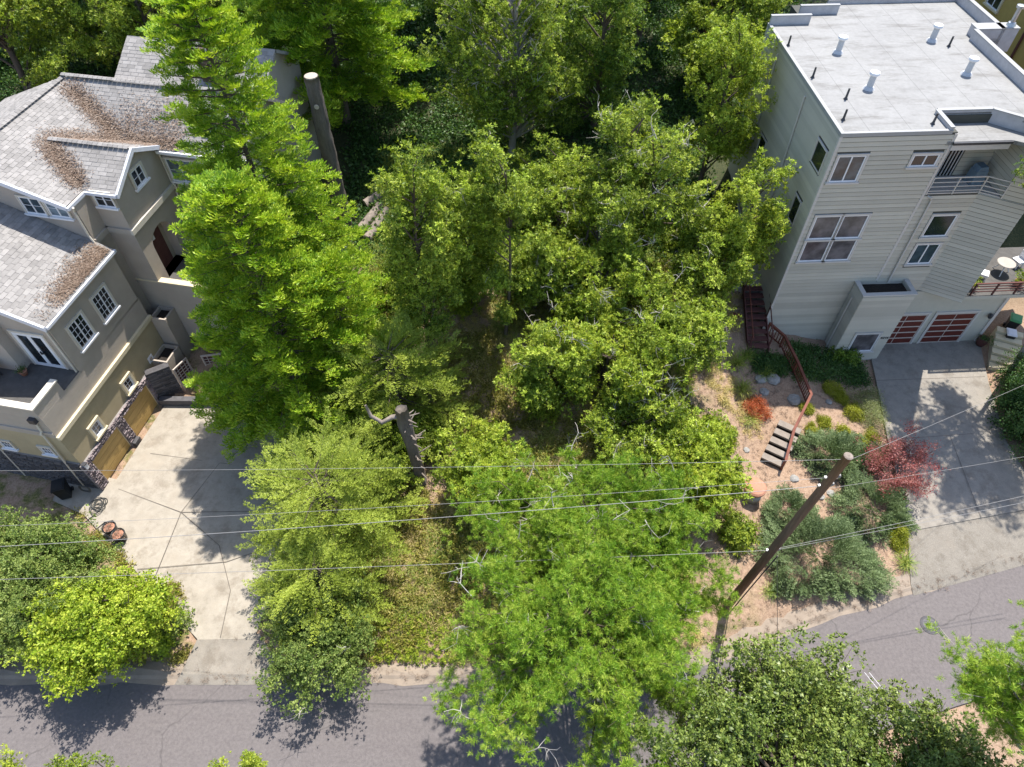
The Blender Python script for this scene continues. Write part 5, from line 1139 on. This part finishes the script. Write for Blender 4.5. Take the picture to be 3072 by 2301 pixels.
# ------------------------------------------------------------------ left driveway things
for i, (x, y, lab) in enumerate([(-20.95, 16.75, 'black nursery pot of dry soil, the one touched by the hose'), (-20.35, 16.35, 'black nursery pot of dry soil next to the low verge shrubs')]):
    z = zl(x, y) + .03; p_ = empty('plant_pot', (x, y, z), 0, lab, 'pot'); MB().lathe([(.27, 0), (.34, .48), (.36, .5), (.35, .56), (.31, .56), (.30, .44), (.02, .44)], n=20).build('pot', 'black_plastic', p_, True)
    MB().lathe([(.30, .38), (.29, .46), (.15, .49), (.02, .48)], n=14).build('soil', 'terracotta', p_); r = np.random.default_rng(200 + i); P = r.normal(0, .13, (9, 3)) * [1, 1, 0] + [0, 0, .5]; scatter('dry_plants', 'litter', P, r.normal(0, .3, (9, 3)), r.uniform(.5, .8, 9), p_)
hp = []
for k_ in range(90):
    a = k_ * .42; q = .32 + .1 * math.sin(k_ * .35); hp.append((-22.3 + .2 * math.sin(k_ * .07) + q * math.cos(a), 18.25 + .15 * math.sin(k_ * .11) + q * math.sin(a), zl(-22.3, 18.25) + .06 + .0006 * k_))
hp += [(-22.4, 17.6, .38), (-22.8, 17.1, .36), (-22.1, 16.6, .36), (-21.6, 17.3, .36), (-21.2, 17.4, .36), (-20.95, 17.0, .6)]
ho = MB().tube(hp, .022, 5).build('garden_hose', 'hose'); tag(ho, 'dark coiled garden hose at the corner of the stone garage surround', 'hose')
hr = MB(); 
for q in (.30, .26, .33): hr.tube([(q * math.cos(a), .02 * math.sin(3 * a), q * math.sin(a)) for a in np.linspace(0, 6.28, 20)], .03, 5)
o = hr.build('hose_coil', 'hose'); o.location = (-23.0, 18.95, 1.0); o.rotation_euler = (0, 0, R(-11)); tag(o, 'black hose coil hanging on the house corner', 'hose')
def bin_(loc, rz, label, body, lid, s=1.0):
    T = empty('wheelie_bin', loc, rz, label, 'bin'); MB().add([(-.24 * s, -.27 * s, .06), (.24 * s, -.27 * s, .06), (.24 * s, .27 * s, .06), (-.24 * s, .27 * s, .06), (-.3 * s, -.36 * s, 1.0 * s), (.3 * s, -.36 * s, 1.0 * s), (.3 * s, .36 * s, 1.0 * s), (-.3 * s, .36 * s, 1.0 * s)], [(3, 2, 1, 0), (4, 5, 6, 7), (0, 1, 5, 4), (1, 2, 6, 5), (2, 3, 7, 6), (3, 0, 4, 7)]).build('body', body, T)
    MB().box(-.33 * s, .33 * s, -.40 * s, .38 * s, 1.003 * s, 1.09 * s).box(-.26 * s, .26 * s, -.32 * s, .2 * s, 1.09 * s, 1.12 * s).build('lid', lid, T); MB().tube([(-.3 * s, .42 * s, 1.0 * s), (.3 * s, .42 * s, 1.0 * s)], .025, 6).build('handle', 'black_plastic', T)
    for x in (-.28, .28): MB().tube([((x - .03) * s, .3 * s, .12), ((x + .03) * s, .3 * s, .12)], .12, 12).build('wheel', 'black_plastic', T)
bin_((-24.2, 18.9, zl(-24.2, 18.9) + .03), R(20), 'black wheelie bin in the shade beside the stucco house', 'black_plastic', 'black_plastic')
bin_((31.9, 30.6, h1(31.9, 30.6)), R(-30), 'green-lidded wheelie bin beside the small garage-side stair', 'black_plastic', 'green_plastic')
bin_((31.3, 29.6, h1(31.3, 29.6)), R(-20), 'smaller pale-lidded bin next to the green-lidded one', 'black_plastic', 'white_cushion', .85)
# small stair right of the garage
ss = empty('concrete_stair', (29.5, 27.6, h1(29.5, 27.6)), R(-25), 'pale concrete stair between the right garage and the bins', 'stairs')
for i in range(6): MB().box(0, 1.5, i * .5, i * .5 + .46, -.3, .12 + i * .17).build('tread', 'cream_trim', ss)
pr = empty('stair_rail', (30.9, 26.5, h1(30.9, 26.5)), R(30), 'dark red slatted rail beside the pale concrete stair', 'railing')
MB().box(0, 2.4, -.03, .03, .85, .92).build('handrail', 'red_wood_dark', pr)
for i in range(13): MB().box(i * .195, i * .195 + .05, -.02, .02, -.2, .85).build('baluster', 'red_wood_dark', pr)
T = empty('plant_pot', (29.75, 29.5, 1.0), 0, 'dark round planter at the right end of the garage doors', 'pot'); MB().lathe([(.22, 0), (.32, .3), (.3, .55), (.33, .6), (.27, .6), (.26, .5), (.02, .5)], n=16).build('pot', 'red_wood_dark', T, True)
r = np.random.default_rng(3); scatter('plant', 'ivy', r.normal(0, .12, (6, 3)) * [1, 1, .4] + [0, 0, .62], r.normal(0, .3, (6, 3)), r.uniform(.5, .8, 6), T)
# balcony things on the stucco house
def lhp(x, y, z): a = R(-11); return (-22.44 + x * math.cos(a) - y * math.sin(a), 19.83 + x * math.sin(a) + y * math.cos(a), z)
T = empty('plant_pot', lhp(-2.55, 1.95, 6.66), 0, 'terracotta pot with a dark plant on the balcony', 'pot'); MB().lathe([(.13, 0), (.2, .26), (.22, .3), (.18, .3), (.17, .24), (.02, .24)], n=16).build('pot', 'terracotta', T, True)
scatter('plant', 'ivy', r.normal(0, .1, (5, 3)) * [1, 1, .4] + [0, 0, .36], r.normal(0, .3, (5, 3)), r.uniform(.45, .7, 5), T)
bn = empty('patio_bench', lhp(-4.4, 1.5, 6.66), R(-11), 'grey metal patio bench against the balcony wall', 'bench')
MB().box(-.8, .8, -.25, .25, .40, .46).build('seat', 'metal_grey', bn); MB().box(-.8, .8, .22, .28, .46, .95).build('backrest', 'metal_grey', bn)
for x in (-.75, .70):
    for y in (-.22, .18): MB().box(x, x + .05, y, y + .05, 0, .40).build('leg', 'dark_metal', bn)
pc = empty('patio_chair', lhp(-3.6, .4, 6.66), R(40), 'dark wire patio chair behind the balcony parapet', 'chair')
MB().box(-.25, .25, -.25, .25, .42, .45).build('seat', 'dark_metal', pc)
for i in range(5): MB().box(-.24 + i * .115, -.22 + i * .115, .22, .25, .45, .95).build('slat', 'metal_grey', pc)
MB().box(-.26, .26, .215, .255, .95, .99).build('top_rail', 'metal_grey', pc)
for x in (-.24, .21):
    for y in (-.24, .21): MB().box(x, x + .03, y, y + .03, 0, .42).build('leg', 'dark_metal', pc)
# deck things on the flat-roofed house
def rhp(x, y, z): a = R(3); return (28.82 + x * math.cos(a) - y * math.sin(a), 29.81 + x * math.sin(a) + y * math.cos(a), z)
ck = empty('covered_grill', rhp(-4.9, 1.0, 12.26), R(10), 'blue-grey covered grill on the upper deck', 'grill')
MB().add([(-.35, -.3, 0), (.35, -.3, 0), (.35, .3, 0), (-.35, .3, 0), (-.32, -.26, .8), (.32, -.26, .8), (.32, .26, .8), (-.32, .26, .8)], [(3, 2, 1, 0), (4, 5, 6, 7), (0, 1, 5, 4), (1, 2, 6, 5), (2, 3, 7, 6), (3, 0, 4, 7)]).build('cover', 'blue_grey_cloth', ck); MB().prism([(-.3, .8), (.3, .8), (.2, 1.02), (-.2, 1.02)], -.24, .24, 'y').build('hood', 'blue_grey_cloth', ck)
ct = empty('patio_table', rhp(.6, 1.4, 5.53), 0, 'white patio table on the side deck', 'table'); MB().lathe([(.5, .70), (.52, .72), (.5, .75), (.02, .75)], n=24).build('table_top', 'concrete_pale', ct)
for a in (0, 1, 2): MB().tube([(.1 * math.cos(a * 2.1), .1 * math.sin(a * 2.1), .7), (.5 * math.cos(a * 2.1), .5 * math.sin(a * 2.1), 0)], .03, 6).build('leg', 'white_paint', ct)
for i, (x, y, rz) in enumerate([(-.9, .9, 60), (1.8, 1.9, -70)]):
    pc = empty('patio_chair', rhp(x, y, 5.53), R(rz), 'white cushioned patio chair at the table on the side deck', 'chair', 'white chairs on the side deck'); MB().box(-.28, .28, -.28, .28, .38, .5).build('seat', 'white_cushion', pc); MB().box(-.28, .28, .22, .32, .5, .98).build('backrest', 'white_cushion', pc)
    for a in (-.25, .2):
        for b in (-.25, .2): MB().box(a, a + .05, b, b + .05, 0, .38).build('leg', 'white_paint', pc)
for i, (x, y) in enumerate([(-1.9, .2), (1.0, .2), (2.6, .5), (-1.6, 2.6)]):
    T = empty('plant_pot', rhp(x, y, 5.53), 0, 'terracotta pot of leafy plants on the side deck', 'pot', 'potted plants on the side deck'); MB().lathe([(.17, 0), (.25, .32), (.27, .36), (.22, .36), (.21, .28), (.02, .28)], n=14).build('pot', 'terracotta', T, True)
    r = np.random.default_rng(400 + i); scatter('plant', 'bay', r.normal(0, .22, (12, 3)) * [1, 1, .6] + [0, 0, .6], r.normal(0, .3, (12, 3)), r.uniform(.5, .8, 12), T)
# ------------------------------------------------------------------ road details
mh = empty('manhole', (20.25, 11.95, .015), 0, 'round iron manhole cover with a pale ring in the road', 'manhole')
MB().lathe([(.62, -.008), (.60, .004), (.40, .006)], n=32).build('collar', 'concrete_pale', mh) if False else MB().lathe([(.46, -.01), (.45, .008), (.36, .01)], n=32).build('frame', 'stone_dark', mh)
MB().lathe([(.35, -.01), (.345, .014), (.02, .016)], n=32).build('cover', 'stone_dark', mh)
for i in range(6): MB().box(-.25, .25, -.235 + i * .08, -.215 + i * .08, .016, .022).build('rib', 'dark_metal', mh)
for x in (0, .22): 
    o = MB().add([(16.35 + x, 9.75, .008), (16.365 + x, 9.75, .008), (16.965 + x, 8.6, .008), (16.95 + x, 8.6, .008)], [(0, 3, 2, 1)]).build('white_line', 'white_paint', rd)  # pair of thin white strips laid flat on the road
# upright shoots of a shrub bed on the near side of the road
for i, (x, zt) in enumerate([(-17.9, 8.6), (-17.2, 8.2), (-16.3, 8.4), (-13.9, 8.5), (-13.2, 8.1), (-8.9, 8.7), (-8.3, 8.3), (-15.0, 7.9), (-10.0, 7.8)]):
    y = 4.0; z = h1(x, y - .4); T = empty('upright_sapling', (x, y - .4, z), 0, 'slender upright leafy sapling on the near side of the road', 'sapling', 'saplings along the near side of the road')
    r = np.random.default_rng(300 + i); q = np.array([r.normal(0, .3), 1.0, zt - z]); pts = bend((0, 0, -.1), q, r, .05, 8); MB().tube(pts, list(np.linspace(.05, .012, 8)), 5).build('stem', 'bark', T)
    P = np.array([pts[min(int(f * 7), 6)] * (1 - (f * 7) % 1) + pts[min(int(f * 7) + 1, 7)] * ((f * 7) % 1) for f in r.uniform(.35, 1, 70)]) + r.normal(0, .12, (70, 3)) * [1, 1, .5]
    scatter('leaves', 'bay_bright', P, rot_z_to(r.normal(0, .5, (70, 3)) + [0, 0, .8], r), r.uniform(.45, .7, 70), T)
# ------------------------------------------------------------------ needle litter in the roof valleys
rq = np.random.default_rng(17); Lp, Ln = [], []
zm = lambda x, y: 12.86 + .37 * (-.72 - x); zw = lambda x, y: 12.84 + .63 * (y - 13.3); zb1 = lambda x, y: 12.84 + .52 * (y - 9.25); zb2 = lambda x, y: 12.84 + .52 * (13.65 - y); z_l = lambda x, y: 10.16 + .42 * (.28 - x)
def zroof(x, y):
    z = np.where((x < -.72) & (x > -5.6), zm(x, y), 0); z = np.maximum(z, np.where((y > 13.3) & (y < 16.4), zw(x, y), 0))
    return np.maximum(z, np.where((x > -3.9) & (x < 1.1) & (y > 9.25) & (y < 13.65), np.minimum(zb1(x, y), zb2(x, y)), 0))
def litter_line(p0, p1, n, wd_): f = rq.uniform(0, 1, n); return np.array(p0)[None] + (np.array(p1) - np.array(p0))[None] * f[:, None] + rq.normal(0, 1, (n, 2)) * wd_
pts = np.concatenate([litter_line((-4.9, 15.75), (-1.2, 13.6), 4000, .3), litter_line((-3.4, 11.2), (-.9, 9.4), 3600, .28), litter_line((-3.6, 11.6), (-.9, 13.5), 3200, .34), litter_line((-.8, 13.55), (2.2, 13.55), 2400, .24), litter_line((-1.5, 14.2), (2.5, 14.6), 2600, .7)])
x, y = pts.T; z = zroof(x, y); ok = z > 1; P1 = np.stack([x, y, z], 1)[ok]
x = .22 - np.abs(rq.normal(0, .42, 7500)); y = rq.uniform(2.7, 7.9, 7500); ok = rq.uniform(0, 1, 7500) < np.clip((y - 3.4) / 2.2, .03, 1); P2 = np.stack([x, y, z_l(x, y)], 1)[ok]
P_ = np.concatenate([P1, P2]); n = len(P_); D = unit(np.stack([rq.normal(0, 1, n), rq.normal(0, 1, n), rq.normal(0, .12, n)], 1)); S = unit(np.cross(D, np.array([.35, 0, 1.]) + rq.normal(0, .15, (n, 3))))
V, Q = leaves(P_ + [0, 0, .05] + np.stack([np.zeros(n), np.zeros(n), rq.uniform(0, .05, n)], 1), D, S, rq.uniform(.08, .18, n), rq.uniform(.02, .045, n))
lo = link('needle_litter', npmesh('needle_litter', V, Q, 'litter')); lo.location = (-22.44, 19.83, 0); lo.rotation_euler = (0, 0, R(-11)); tag(lo, 'brown needle litter piled in the roof valleys of the stucco house', 'litter', kind='stuff')
